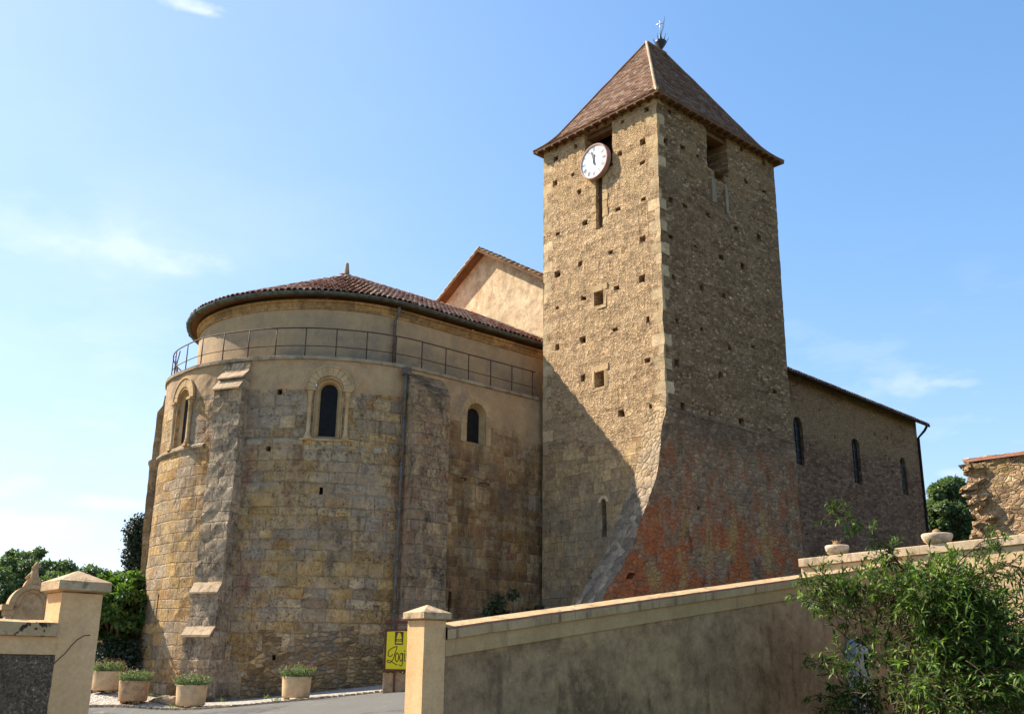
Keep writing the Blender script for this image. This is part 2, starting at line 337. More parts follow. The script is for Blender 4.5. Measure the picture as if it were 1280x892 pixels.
MT['tower_low_r'] = rubble('tower_low_north', (4.6, 6.5), [(0, (.28, .20, .14)), (.4, (.38, .28, .20)), (.8, (.44, .33, .23)), (1, (.34, .26, .20))], (.37, .28, .20), mw=.16, mfac=.85, lays=[
          ((.42, .16, .08), (1.1, 1.1, .7), .49, .60, 2., 7.4, .8),
          ((.54, .165, .06), (.9, .9, 1.1), .42, .53, None, 4.8, .92),
          ((.40, .16, .08), (2.4, 2.4, 1.2), .54, .60, None, 7.6, .8),
          ((.50, .37, .16), (1.1, 1.1, .6), .54, .62, None, 5.6, .8),
          ((.42, .36, .31), (1.5, 1.5, 1.2), .58, .64, None, 6., .7),
          ((.10, .07, .055), (2., 2., .8), .56, .68, None, None, .75),
          ((.12, .09, .07), (.7, .7, 2.2), .35, .55, 7.3, None, .6)], seed=9., bump=.04)
MT['tower_slope'] = rubble('buttress_top_rubble', (3.5, 3.5), [(0, (.34, .31, .27)), (.5, (.46, .42, .36)), (1, (.56, .49, .39))], (.44, .40, .34),
    lays=[((.52, .42, .27), (.5, .5, .5), .35, .5, 5.4, None, .85), ((.18, .16, .14), (1.5, 1.5, 1.5), .54, .66, None, 6.2, .6)], bump=.07, mw=.06)
MT['nave'] = rubble('nave_rubble', (3.6, 9.), [(0, (.20, .12, .09)), (.4, (.28, .17, .125)), (.75, (.35, .235, .17)), (1, (.32, .25, .20))], (.26, .175, .13),
    lays=[((.38, .27, .17), (.3, .3, .6), .30, .52, 11.2, None, .85), ((.40, .28, .16), (1.2, 1.2, .3), .6, .7, None, None, .5), ((.11, .08, .07), (.5, .5, .5), .5, .66, None, 9., .6)], bump=.04, seed=11.)
MT['gable'] = plaster('gable_render', (.58, .48, .34), (.76, .67, .50), lays=[((.42, .31, .2), (1.6, 1.6, 1.3), .5, .62, None, None, .5), ((.36, .30, .22), (3, 3, 3), .57, .66, None, None, .5)], bump=.012, gscale=2.2)
MT['trim'] = plaster('window_stone', (.46, .35, .20), (.56, .46, .30), lays=[((.34, .26, .16), (2.5, 2.5, 2.5), .5, .62, None, None, .5)], bump=.008)
MT['ledge'] = plaster('ledge_stone', (.34, .31, .26), (.46, .42, .34), lays=[((.16, .15, .13), (3, 3, 3), .5, .6, None, None, .7)], bump=.015)
MT['dark'] = plain('dark_interior', (.018, .015, .013), .9, spec=.05)
MT['glass'] = plain('window_glass', (.012, .012, .012), .5, spec=.12, var=.3)
MT['wood'] = plaster('old_wood', (.20, .15, .11), (.30, .24, .19), lays=[((.10, .08, .06), (8, 8, .8), .45, .6, None, None, .7)], bump=.01)
MT['wood_dark'] = plaster('dark_wood', (.07, .055, .045), (.15, .12, .10), lays=[((.03, .025, .02), (8, 8, .8), .45, .6, None, None, .7)], bump=.01)
MT['eavewood'] = plaster('eave_wood', (.13, .075, .045), (.20, .12, .07), bump=.01)
MT['rust'] = plain('rusty_iron', (.095, .045, .03), .7, spec=.3, var=.35)
MT['iron'] = plain('dark_iron', (.03, .03, .032), .5, spec=.4)
MT['gutter'] = plain('weathered_zinc_gutter', (.10, .11, .09), .55, .3, var=.4)
MT['pipe'] = plain('grey_zinc_pipe', (.15, .125, .10), .85, 0., .08, var=.25)
MT['pipe_dark'] = plain('dark_brown_pipe', (.035, .024, .02), .9, spec=.03)

def tile_mat(name, stops, moss=.5, lays=()):
    t = NT(name); P = t.pos(); a = t.sep(t.attr())
    col = t.ramp(a[0], stops)
    col = t.mix(1., col, t.ramp(t.noise(P, 18, 5, .7), [(.25, (.6, .58, .56)), (.75, (1.25, 1.25, 1.25))]), 'MULTIPLY')
    m = t.range(t.noise(P, 3.5, 5, .7), .52, .66)
    col = t.mix(t.math('MULTIPLY', m, moss), col, (.10, .085, .06))
    return t.done(col, .9, t.bump(t.noise(P, 50, 4, .7), 1., .006), spec=.12)
MT['tile'] = tile_mat('canal_tiles', [(0, (.30, .14, .085)), (.25, (.52, .25, .16)), (.5, (.64, .35, .24)), (.75, (.72, .50, .37)), (1, (.78, .67, .54))], .35)
MT['verge'] = tile_mat('verge_tiles', [(0, (.36, .22, .09)), (.6, (.46, .30, .13)), (1, (.52, .38, .2))], .6)
MT['flat_tile'] = tile_mat('flat_tiles', [(0, (.17, .09, .055)), (.5, (.25, .14, .09)), (.85, (.30, .185, .12)), (1, (.36, .27, .19))], .5)
MT['hip'] = plaster('hip_mortar', (.46, .38, .28), (.60, .52, .42), bump=.02)
MT['baretile'] = plain('terracotta', (.34, .14, .08), .8)

def leaf_mat(name, stops, trans=.35, rough=.45, spec=.35):
    t = NT(name); a = t.sep(t.attr()); col = t.ramp(a[0], stops)
    t.done(col, rough, None, spec=spec)
    tr = t.new('ShaderNodeBsdfTranslucent'); t.put(tr.inputs[0], t.mix(1., col, (1.2, 1.4, .5), 'MULTIPLY'))
    mx = t.new('ShaderNodeMixShader'); mx.inputs[0].default_value = trans
    t.t.links.new(t.b.outputs[0], mx.inputs[1]); t.t.links.new(tr.outputs[0], mx.inputs[2])
    t.t.links.new(mx.outputs[0], t.t.nodes['Material Output'].inputs[0]); return t.m
MT['leaf_tree'] = leaf_mat('tree_leaves', [(0, (.08, .115, .04)), (.6, (.13, .185, .07)), (1, (.22, .27, .13))], .3)
MT['leaf_bright'] = leaf_mat('broad_leaves', [(0, (.05, .09, .02)), (.6, (.11, .18, .035)), (1, (.28, .36, .08))], .35)
MT['leaf_dark'] = leaf_mat('dark_needles', [(0, (.012, .025, .012)), (1, (.035, .06, .025))], .1)
MT['leaf_shrub'] = leaf_mat('shrub_leaves', [(0, (.018, .035, .008)), (.5, (.07, .12, .02)), (1, (.28, .38, .08))], .25, .5, .2)
MT['leaf_pot'] = leaf_mat('pot_leaves', [(0, (.09, .12, .05)), (.6, (.16, .20, .09)), (1, (.30, .30, .16))], .3)
MT['leaf_gloss'] = leaf_mat('glossy_dark_leaves', [(0, (.02, .04, .012)), (1, (.05, .085, .025))], .15)
MT['flower'] = plain('red_flowers', (.28, .07, .05), .8)
MT['bark'] = plaster('bark', (.08, .06, .045), (.16, .125, .09), bump=.02, gscale=5)

# ------------------------------------------------------------------ mesh builder
def disp(p, amp, f=2.6):
    v = Vector(p)
    if amp <= 0: return v
    a = noise.noise_vector(v*f); b = noise.noise_vector(v*f*3.1+Vector((7, 3, 1)))
    return v + (a + b*.7)*amp
class MB:
    def __init__(s): s.v = []; s.f = []; s.uv = []; s.m = []; s.c = []; s.sm = []; s.marks = [0]
    def mark(s):
        if s.marks[-1] != len(s.f): s.marks.append(len(s.f))
    def build_each(s, name, mats, parent=None):
        s.mark()
        for a, b in zip(s.marks, s.marks[1:]):
            o = MB(); ids = {}
            for k in range(a, b):
                f = []
                for i in s.f[k]:
                    if i not in ids: ids[i] = o.vert(s.v[i])
                    f.append(ids[i])
                o.face(f, s.uv[k], s.m[k], s.c[k], s.sm[k])
            o.build(name, mats, parent)
    def vert(s, p): s.v.append(tuple(p)); return len(s.v)-1
    def face(s, idx, uvs=None, mat=0, col=.5, smooth=False):
        s.f.append(tuple(idx)); s.uv.append(uvs or [(0, 0)]*len(idx)); s.m.append(mat); s.c.append(col); s.sm.append(smooth)
    def poly(s, pts, mat=0, col=.5, uvs=None):
        i = [s.vert(p) for p in pts]
        if uvs is None:
            P = [Vector(p) for p in pts]
            n = (P[1]-P[0]).cross(P[2]-P[1]); 
            if len(P) > 3 and n.length < 1e-9: n = (P[2]-P[0]).cross(P[3]-P[0])
            n = n.normalized() if n.length > 0 else Vector((0, 0, 1))
            if abs(n.z) > .9: uvs = [(p.x, p.y) for p in P]
            else:
                h = Vector((-n.y, n.x, 0)).normalized(); uvs = [(p.dot(h), p.z) for p in P]
        s.face(i, uvs, mat, col)
    def box(s, c, size, rot=0., mat=0, col=.5, jitter=0.):
        hx, hy, hz = size[0]/2, size[1]/2, size[2]/2
        cr, sr = math.cos(rot), math.sin(rot); P = []
        for z in (-hz, hz):
            for x, y in ((-hx, -hy), (hx, -hy), (hx, hy), (-hx, hy)):
                j = [random.uniform(-jitter, jitter) for _ in range(3)]
                P.append((c[0]+x*cr-y*sr+j[0], c[1]+x*sr+y*cr+j[1], c[2]+z+j[2]))
        for q in ((3, 2, 1, 0), (4, 5, 6, 7), (0, 1, 5, 4), (1, 2, 6, 5), (2, 3, 7, 6), (3, 0, 4, 7)):
            s.poly([P[k] for k in q], mat, col)
    def prism(s, prof, a, b, mat=0, frame=None, col=.5):
        """closed profile [(x,z)] extruded along y from a to b in a frame (o, xdir, ydir)"""
        o, X, Y = frame; Z = Vector((0, 0, 1))
        A = [o+X*x+Z*z+Y*a for x, z in prof]; B = [o+X*x+Z*z+Y*b for x, z in prof]
        s.poly(A, mat, col); s.poly(B[::-1], mat, col)
        for k in range(len(prof)):
            l = (k+1) % len(prof); s.poly([A[l], A[k], B[k], B[l]], mat, col)
    def tube(s, pts, rad, n=8, mat=0, col=.5, cap=True, smooth=True):
        pts = [Vector(p) for p in pts]; rads = rad if isinstance(rad, (list, tuple)) else [rad]*len(pts)
        rings = []
        for k, p in enumerate(pts):
            d = (pts[min(k+1, len(pts)-1)]-pts[max(k-1, 0)]).normalized()
            a = d.cross(Vector((0, 0, 1)));
            if a.length < .05: a = d.cross(Vector((0, 1, 0)))
            a.normalize(); b = d.cross(a)
            rings.append([s.vert(p+(a*math.cos(2*math.pi*q/n)+b*math.sin(2*math.pi*q/n))*rads[k]) for q in range(n)])
        L = 0
        for k in range(len(rings)-1):
            L2 = L+(pts[k+1]-pts[k]).length
            for q in range(n):
                r = (q+1) % n
                s.face((rings[k][q], rings[k][r], rings[k+1][r], rings[k+1][q]), [(q/n, L), ((q+1)/n, L), ((q+1)/n, L2), (q/n, L2)], mat, col, smooth)
            L = L2
        if cap:
            s.face(rings[0][::-1], None, mat, col); s.face(rings[-1], None, mat, col)
    def lathe(s, prof, c, n=20, mat=0, smooth=True, col=.5, wob=0.):
        rings = []
        for r, z in prof:
            rings.append([s.vert((c[0]+r*math.cos(2*math.pi*q/n)*(1+wob*math.sin(q*2.1+z*9)), c[1]+r*math.sin(2*math.pi*q/n)*(1+wob*math.cos(q*1.7+z*7)), c[2]+z)) for q in range(n)])
        for k in range(len(rings)-1):
            for q in range(n):
                r = (q+1) % n; s.face((rings[k][q], rings[k][r], rings[k+1][r], rings[k+1][q]), [(q*.2, prof[k][1]), (q*.2+.2, prof[k][1]), (q*.2+.2, prof[k+1][1]), (q*.2, prof[k+1][1])], mat, col, smooth)
        s.face(rings[0][::-1], None, mat, col); s.face(rings[-1], None, mat, col)
    def build(s, name, mats, parent=None, origin=(0, 0, 0)):
        me = bpy.data.meshes.new(name); o = Vector(origin)
        me.from_pydata([tuple(Vector(v)-o) for v in s.v] if o.length else s.v, [], s.f)
        ul = me.uv_layers.new(name='UVMap'); flat = [x for f in s.uv for q in f for x in q]
        ul.data.foreach_set('uv', flat)
        ca = me.color_attributes.new('Col', 'FLOAT_COLOR', 'CORNER')
        cc = []
        for f, c in zip(s.f, s.c): cc += [c, c, c, 1.]*len(f)
        ca.data.foreach_set('color', cc)
        me.polygons.foreach_set('material_index', s.m); me.polygons.foreach_set('use_smooth', s.sm)
        for m in (mats if isinstance(mats, (list, tuple)) else [mats]): me.materials.append(m)
        me.update()
        ob = bpy.data.objects.new(name, me); SC.collection.objects.link(ob); ob.location = o
        if parent is not None:
            ob.parent = parent; ob.matrix_parent_inverse = Matrix.Translation(-base_of(parent))
        return ob
def base_of(p):
    # every child mesh is written in world coordinates, so only the top Empty carries an offset
    return p.location.copy() if p.parent is None else Vector((0, 0, 0))
def thing(name, loc, label, cat, group=None):
    e = bpy.data.objects.new(name, None); SC.collection.objects.link(e); e.location = loc
    e.empty_display_size = .3; e['label'] = label; e['category'] = cat
    if group: e['group'] = group
    return e
def tag(o, label, cat, group=None):
    o['label'] = label; o['category'] = cat
    if group: o['group'] = group
    return o

def frange(a, b, st):
    n = max(1, int(round((b-a)/st))); return [a+(b-a)*k/n for k in range(n+1)]
def panel(mb, mapf, u0, u1, v0, v1, holes=(), step=.25, amp=0., mat=0, uvf=None, vstep=None):
    """wall surface split into cells around recessed holes; hole = dict(u0,u1,v0,v1,d,arch,back,jit)"""
    us = set(frange(u0, u1, step)); vs = set(frange(v0, v1, vstep or step)); keep = set(); keepv = set()
    for h in holes:
        keep |= {h['u0'], h['u1']}; keepv |= {h['v0'], h['v1']}
        if h.get('arch'):
            r = (h['u1']-h['u0'])/2; h['sp'] = h['v1']-r*h.get('asp', 1.); c = (h['u0']+h['u1'])/2; keepv.add(h['sp'])
            h['arc'] = [(c-r*math.cos(math.pi*k/10), h['sp']+(h['v1']-h['sp'])*math.sin(math.pi*k/10)) for k in range(11)]
            h['arc'][0] = (h['u0'], h['sp']); h['arc'][10] = (h['u1'], h['sp'])
            keep |= {p[0] for p in h['arc']}
    def merge(g, k, lo, hi):
        ks = sorted(x for x in k if lo <= x <= hi)
        o = [x for x in g if all(abs(x-y) > step*.35 for y in ks) or x in (lo, hi)]
        return sorted(set(o) | set(ks))
    us = merge(us, keep, u0, u1); vs = merge(vs, keepv, v0, v1)
    cache = {}
    uvf = uvf or (lambda u, v: (u, v))
    def V(u, v, d=0.):
        k = (round(u, 5), round(v, 5), round(d, 3))
        if k not in cache:
            j = corner.get(k[:2], (0, 0)); cache[k] = mb.vert(disp(mapf(u+j[0], v+j[1], d), amp))
        return cache[k]
    corner = {}; rj = random.Random(6)
    for h in holes:
        if h.get('rag'):
            for cu in (h['u0'], h['u1']):
                for cv in (h['v0'], h['v1']): corner[(round(cu, 5), round(cv, 5))] = (rj.uniform(-1, 1)*h['rag'], rj.uniform(-1, 1)*h['rag'])
    for i in range(len(us)-1):
        for j in range(len(vs)-1):
            cu, cv = (us[i]+us[i+1])/2, (vs[j]+vs[j+1])/2; inh = False
            for h in holes:
                if h['u0'] < cu < h['u1'] and h['v0'] < cv < h['v1']: inh = True; break
            if inh: continue
            q = ((us[i], vs[j]), (us[i+1], vs[j]), (us[i+1], vs[j+1]), (us[i], vs[j+1]))
            mb.face([V(*p) for p in q], [uvf(*p) for p in q], mat(cu, cv) if callable(mat) else mat, smooth=False)
    for h in holes:
        ub = [x for x in us if h['u0']-1e-6 <= x <= h['u1']+1e-6]
        vtop = h['sp'] if h.get('arch') else h['v1']
        vb = [x for x in vs if h['v0']-1e-6 <= x <= vtop+1e-6]
        loop = [(u, h['v0']) for u in ub]+[(h['u1'], v) for v in vb[1:]]
        if h.get('arch'):
            top = h['arc'][::-1][1:-1]; loop += top
            loop += [(h['u0'], v) for v in vb[::-1]][:-1]
            for k in range(10):
                a, b = h['arc'][k], h['arc'][k+1]
                pts = [a, b, (b[0], h['v1']), (a[0], h['v1'])]
                pp = []
                for p in pts:
                    if not pp or (abs(p[0]-pp[-1][0])+abs(p[1]-pp[-1][1]) > 1e-5): pp.append(p)
                if len(pp) > 2: mb.face([V(*p) for p in pp], [uvf(*p) for p in pp], mat(pp[0][0], pp[0][1]) if callable(mat) else mat)
        else:
            loop += [(u, h['v1']) for u in ub[::-1][1:]]+[(h['u0'], v) for v in vb[::-1][1:-1]]
        d = -h.get('d', .4); sk = h.get('splay', 0.)
        c = ((h['u0']+h['u1'])/2, (h['v0']+h['v1'])/2)
        def S(p): return (c[0]+(p[0]-c[0])*(1-sk), c[1]+(p[1]-c[1])*(1-sk))
        n = len(loop)
        for k in range(n):
            p, q = loop[k], loop[(k+1) % n]
            mb.face([V(*q), V(*p), V(*S(p), d), V(*S(q), d)], [uvf(*q), uvf(*p), uvf(p[0]+.2, p[1]), uvf(q[0]+.2, q[1])], h.get('side', mat(loop[k][0], loop[k][1]) if callable(mat) else mat))
        if h.get('back', 1) is not None:
            mb.face([V(*S(p), d) for p in loop], [uvf(*p) for p in loop], h.get('back', 1))

def rect_hole(u, v, w, h, **k):
    return dict(u0=u-w/2, u1=u+w/2, v0=v-h/2, v1=v+h/2, **k)
def putlogs(lst, big=()):
    rs = random.Random(3); out = []
    for u, v in lst:
        w = rs.uniform(.14, .30); h = rs.uniform(.13, .27)
        out.append(rect_hole(u, v, w, h, d=rs.choice((.2, .3, .45, .45)), back=1, rag=.035))
    return out

# ------------------------------------------------------------------ ground
def gz(a, b):
    if 9.5 < a < 23.7 and b < 12.04: return -1.62
    z = -1.6+.107*a-.0386*b
    z = max(-2.1, min(.75, z))
    z += .60*math.exp(-((a-12.7)**2+(b-32.4)**2)/3.2)+.18*math.exp(-((a-12.8)**2+(b-30.)**2)/2.)
    return z
gx = [-1800, -700, -300, -120, -60, -30]+frange(-15, 40, .8)+[50, 65, 90, 150, 300, 700, 1800]
gy = [-1800, -700, -300, -120, -60, -30, -12, -5]+frange(0, 12.0, .8)+[12.08]+frange(12.8, 46, .8)+[55, 70, 100, 160, 300, 700, 1800]
gx = sorted(set([x for x in gx if abs(x-9.5) > .3 and abs(x-23.7) > .3]+[9.45, 9.55, 23.65, 23.75]))
mb = MB(); idx = {}
for i, x in enumerate(gx):
    for j, y in enumerate(gy): idx[i, j] = mb.vert((x, y, gz(x, y)))
for i in range(len(gx)-1):
    for j in range(len(gy)-1):
        mb.face((idx[i, j], idx[i+1, j], idx[i+1, j+1], idx[i, j+1]), [(gx[i], gy[j]), (gx[i+1], gy[j]), (gx[i+1], gy[j+1]), (gx[i], gy[j+1])], smooth=True)
t = NT('ground_grass'); P = t.pos()
col = t.mix(t.range(t.noise(P, .4, 6), .4, .6), (.05, .075, .02), (.11, .10, .05)); 
g = mb.build('ground', t.done(col, .95, t.bump(t.noise(P, 12, 5, .7), 1, .05))); g['kind'] = 'structure'

def sheet(name, pts_fn, nu, nv, mat, lift):
    mb = MB(); ids = {}
    for i in range(nu+1):
        for j in range(nv+1):
            a, b = pts_fn(i/nu, j/nv); ids[i, j] = mb.vert((a, b, gz(a, b)+lift))
    for i in range(nu):
        for j in range(nv):
            q = ((i, j), (i+1, j), (i+1, j+1), (i, j+1)); mb.face([ids[k] for k in q], [(mb.v[ids[k]][0], mb.v[ids[k]][1]) for k in q], smooth=True)
    o = mb.build(name, mat); o['kind'] = 'structure'; return o
t = NT('asphalt'); P = t.pos()
col = t.mix(t.range(t.noise(P, 90, 3, .7), .4, .6), (.10, .093, .08), (.20, .183, .155))
col = layers(t, col, P, t.sep(P)[2], [((.26, .23, .18), (1.6, 1.6, 1.6), .56, .66, None, None, .6), ((.06, .055, .05), (.35, .35, .35), .55, .57, None, None, .7), ((.13, .12, .10), (.5, .5, .5), .45, .6, None, None, .6)])
road_mat = t.done(col, .9, t.bump(t.noise(P, 120, 3, .7), 1, .012))
C0 = (20.4, 32.9)
def road_edge(s):
    # outer edge of the road along the foot of the apse (s 0..1 from far left to right)
    pts = [(5., 44.), (9.2, 35.5), (11.6, 31.2), (12.9, 28.7), (14.0, 26.6), (15.6, 24.9), (17.6, 23.6), (21., 22.), (25., 19.2), (34., 17.5)]
    x = s*(len(pts)-1); k = min(int(x), len(pts)-2); f = x-k
    return pts[k][0]*(1-f)+pts[k+1][0]*f, pts[k][1]*(1-f)+pts[k+1][1]*f
def roadp(s, v):
    a, b = road_edge(s); near = (-6+s*24, 14.0+v*0) if False else None
    na, nb = (-10+44*s, 12.4) if s > .43 else (-10+44*s, 12.4-(0.43-s)*8)
    return a*(1-v)+na*v, b*(1-v)+nb*v
sheet('road', roadp, 60, 24, road_mat, .012)
sheet('road_approach', lambda s, v: (-9+18.2*s, 12.9-16*v), 20, 20, road_mat, .008)
t = NT('gravel'); P = t.pos()
vo = t.new('ShaderNodeTexVoronoi'); vo.inputs['Scale'].default_value = 16; t.put(vo.inputs[0], P)
gc = t.ramp(t.sep(vo.outputs['Color'])[0], [(0, (.25, .21, .16)), (.5, (.42, .36, .28)), (1, (.58, .52, .43))])
gm = t.done(gc, .95, t.bump(vo.outputs['Distance'], 1, .05))
def gravp(s, v):
    a, b = road_edge(.02+s*.72); x = (a*(1-v)+C0[0]*v); y = (b*(1-v)+C0[1]*v); return (a+(C0[0]-a)*v*.62, b+(C0[1]-b)*v*.62)
sheet('gravel_strip', gravp, 60, 10, gm, .02)
mb = MB()
for k in range(96):
    s0 = .02+.72*k/96; a, b = road_edge(s0); a2, b2 = road_edge(s0+.0066)
    mb.box(((a+a2)/2, (b+b2)/2, gz(a, b)+.035), (math.hypot(a2-a, b2-b)*.97, .12, .07), math.atan2(b2-b, a2-a), jitter=.008)
o = mb.build('kerb', MT['ledge']); o['kind'] = 'structure'

# ------------------------------------------------------------------ church
church = thing('church', (22., 31., gz(20, 27)), 'old stone church with rounded apse, tiled roofs and square bell tower with clock', 'church')
GB = -1.6
def RW(phi):   # plan radius of the lower apse wall (phi in degrees, -90 = towards the street)
    k = [(-270, 5.75), (-200, 5.97), (-180, 5.82), (-150, 5.63), (-120, 5.65), (-90, 5.75)]
    for (p0, r0), (p1, r1) in zip(k, k[1:]):
        if p0 <= phi <= p1:
            f = (phi-p0)/(p1-p0); f = f*f*(3-2*f); return r0+(r1-r0)*f
    return 5.75
# path along the lower wall: s = metres; straight part then the arc
SL = 5.75*math.pi
def lower(s, z, d, batter=True):
    if s > 0:   # straight chancel wall, s metres to the right of the arc's end
        return (C0[0]+s, C0[1]-5.75-d, z)
    phi = -90+math.degrees(s/5.75); r = RW(phi)+d
    return (C0[0]+r*math.cos(R(phi)), C0[1]+r*math.sin(R(phi)), z)
def sphi(phi): return R(phi+90)*5.75
ZL = 9.66
W1, W0 = sphi(-122.4), sphi(-180.5)
win_hole = lambda s: dict(u0=s-.44, u1=s+.44, v0=7.0, v1=9.05, d=.46, arch=True, back=1)
mb = MB()
holes = [win_hole(W1), win_hole(W0),
         rect_hole(sphi(-138.9), 8.54, .17, .2, d=.4), rect_hole(sphi(-141.2), 6.65, .17, .17, d=.4),
         rect_hole(sphi(-183.5), 1.66, .11, 1.0, d=.3), rect_hole(sphi(-123.), 5.3, .12, .24, d=.15),
         rect_hole(sphi(-134), .2, .12, .16, d=.3), rect_hole(sphi(-150), 2.4, .1, .12, d=.2),]
def apse_m(u, v):
    nn = noise.noise(Vector((u*.8, v*.8, 2.)))+.5*noise.noise(Vector((u*2.6, v*2.6, 7.)))
    if u > sphi(-144)+nn*1.0 and v < 1.0+nn*1.1: return 3
    if v > 8.65+nn*.35 and u > sphi(-215): return 4
    return 0
panel(mb, lower, -SL, 0, GB, ZL, holes, .2, .022, apse_m)
cz = [dict(u0=2.05, u1=2.95, v0=7.55, v1=9.0, d=.46, arch=True, back=1), rect_hole(1.95, 6.2, .3, .12, d=.12, back=0), rect_hole(2.9, 6.15, .5, .1, d=.1, back=0),
      rect_hole(1.5, 2.0, .14, .8, d=.2)]
panel(mb, lower, 0, 7.5, GB, ZL, cz, .24, .022, lambda u, v: 4 if v > 8.3+.8*noise.noise(Vector((u*.9, v*.9, 5.))) else 2)
# coping surface under the ledge and the far flank
for s0, s1 in zip(frange(-SL, 7.5, .6), frange(-SL, 7.5, .6)[1:]):
    p, q = lower(s0, ZL, 0), lower(s1, ZL, 0); mb.poly([p, q, lower(s1, ZL, -.9), lower(s0, ZL, -.9)], 0)
mb.poly([(20.4, 38.65, GB), (28, 38.65, GB), (28, 38.65, ZL), (20.4, 38.65, ZL)], 2)
apse = mb.build('apse_wall', [MT['apse'], MT['dark'], MT['chancel'], MT['apse_low'], MT['old_render']], church)
# string course, left of the first buttress and a broken stretch to its right
mb = MB()
for p0, p1, zz in ((-235, -166, 6.86), (-149, -130, 6.86), (-118, -104, 6.7)):
    ss = frange(sphi(p0), sphi(p1), .3); mb.mark()
    for s0, s1 in zip(ss, ss[1:]):
        if p0 > -160 and random.random() < .25: mb.mark(); continue
        j = random.uniform(.03, .07) if p0 > -160 else .09
        A = [(s0, zz-.07, 0), (s0, zz+.0, j), (s0, zz+.07, j), (s0, zz+.13, 0)]; Bq = [(s1, *k[1:]) for k in A]
        for k in range(3):
            mb.poly([lower(*A[k]), lower(*Bq[k]), lower(*Bq[k+1]), lower(*A[k+1])])
        if p0 > -160:
            mb.poly([lower(*k) for k in A]); mb.poly([lower(*k) for k in Bq[::-1]])
mb.build_each('string_course', MT['ledge'], church)

# ---- arched window units
def frame_at(s):
    p = Vector(lower(s, 0, 0)); q = Vector(lower(s+.01, 0, 0)); X = (q-p).normalized(); Y = Vector((X.y, -X.x, 0)); return p, X, Y
def arch_pts(w, base, spring, n=12, asp=1.):
    return [(-w, base)]+[(-w*math.cos(math.pi*k/n), spring+w*asp*math.sin(math.pi*k/n)) for k in range(n+1)]+[(w, base)]
def strip(mb, fr, A, dA, Bp, dB, mat=0):
    o, X, Y = fr; Z = Vector((0, 0, 1))
    for k in range(len(A)-1):
        mb.poly([o+X*A[k][0]+Z*A[k][1]+Y*dA, o+X*A[k+1][0]+Z*A[k+1][1]+Y*dA, o+X*Bp[k+1][0]+Z*Bp[k+1][1]+Y*dB, o+X*Bp[k][0]+Z*Bp[k][1]+Y*dB], mat)
def romanesque_window(s, dep=.30):
    fr = frame_at(s); o, X, Y = fr; Z = Vector((0, 0, 1))
    a1 = arch_pts(.46, 7.0, 8.6); a2 = arch_pts(.44, 7.02, 8.6); a3 = arch_pts(.27, 7.14, 8.62)
    mb = MB()
    strip(mb, fr, a1, .012, a2, .012); strip(mb, fr, a2, .012, a2, -.12); strip(mb, fr, a2, -.12, arch_pts(.34, 7.08, 8.6), -.13)
    strip(mb, fr, arch_pts(.34, 7.08, 8.6), -.13, a3, -dep)
    mb.poly([o+X*-.44+Z*7.02+Y*.0, o+X*.44+Z*7.02+Y*.0, o+X*.27+Z*7.14-Y*dep, o+X*-.27+Z*7.14-Y*dep])
    win = mb.build('window', MT['trim'], church)
    mb = MB()   # ring of voussoirs above the capitals
    n = 11
    for k in range(n):
        t0, t1 = math.pi*(k+.03)/n, math.pi*(k+.97)/n; q = []
        for rr, tt in ((.47, t0), (.76, t0), (.76, t1), (.47, t1)): q.append((-rr*math.cos(tt), 8.66+rr*math.sin(tt)))
        mb.prism(q, -.05, .03+random.uniform(0, .008), 0, fr)
    ho = [(-.80*math.cos(math.pi*k/16), 8.66+.80*math.sin(math.pi*k/16)) for k in range(17)]
    hi = [(-.755*math.cos(math.pi*k/16), 8.66+.755*math.sin(math.pi*k/16)) for k in range(17)]
    strip(mb, fr, hi, .03, hi, .06); strip(mb, fr, hi, .06, ho, .06); strip(mb, fr, ho, .06, ho, -.02)
    mb.build('arch', MT['trim'], win)
    for sx in (-1, 1):
        c = o+X*sx*.60+Y*.0
        mb = MB(); mb.lathe([(.11, 7.03), (.11, 7.09), (.085, 7.13), (.095, 7.17), (.066, 7.21), (.062, 8.36), (.08, 8.38), (.07, 8.41), (.115, 8.55), (.12, 8.57)], (c.x, c.y, 0), 12)
        mb.box((c.x, c.y, 8.615), (.30, .26, .08), math.atan2(X.y, X.x)); mb.box((c.x, c.y, 7.0), (.25, .24, .08), math.atan2(X.y, X.x))
        mb.build('colonnette', MT['trim'], win)
    mb = MB(); mb.prism([(-.85, 6.93), (.85, 6.93), (.85, 7.0), (-.85, 7.0)], -.03, .05, 0, fr); mb.build('sill', MT['trim'], win)
    mb = MB(); P = arch_pts(.275, 7.14, 8.62); mb.poly([o+X*x+Z*z-Y*(dep-.01) for x, z in P])
    gl = mb.build('glass', MT['glass'], win)
romanesque_window(W1); romanesque_window(W0, .20)
# chancel window, splayed to the right
fr = frame_at(2.48); o, X, Y = fr; Z = Vector((0, 0, 1)); mb = MB()
A = arch_pts(.45, 7.55, 8.55); Bq = [(x+.07, z) for x, z in arch_pts(.29, 7.64, 8.58)]
strip(mb, fr, A, .004, A, -.05); strip(mb, fr, A, -.05, Bq, -.30)
mb.poly([o+X*-.45+Z*7.55, o+X*.45+Z*7.55, o+X*.36+Z*7.64-Y*.30, o+X*-.22+Z*7.64-Y*.30])
win = mb.build('window', MT['trim'], church)
mb = MB()
for k in range(9):
    t0, t1 = math.pi*(k+.03)/9, math.pi*(k+.97)/9
    mb.prism([(-rr*math.cos(tt), 8.55+rr*math.sin(tt)) for rr, tt in ((.455, t0), (.70, t0), (.70, t1), (.455, t1))], -.05, .012, 0, fr)
for sx in (-1, 1):
    for k in range(3): mb.prism([(sx*.575-.118, 7.55+k*.333), (sx*.575+.118, 7.55+k*.333), (sx*.575+.118, 7.875+k*.333), (sx*.575-.118, 7.875+k*.333)], -.05, .010, 0, fr)
mb.build('arch', MT['trim'], win)
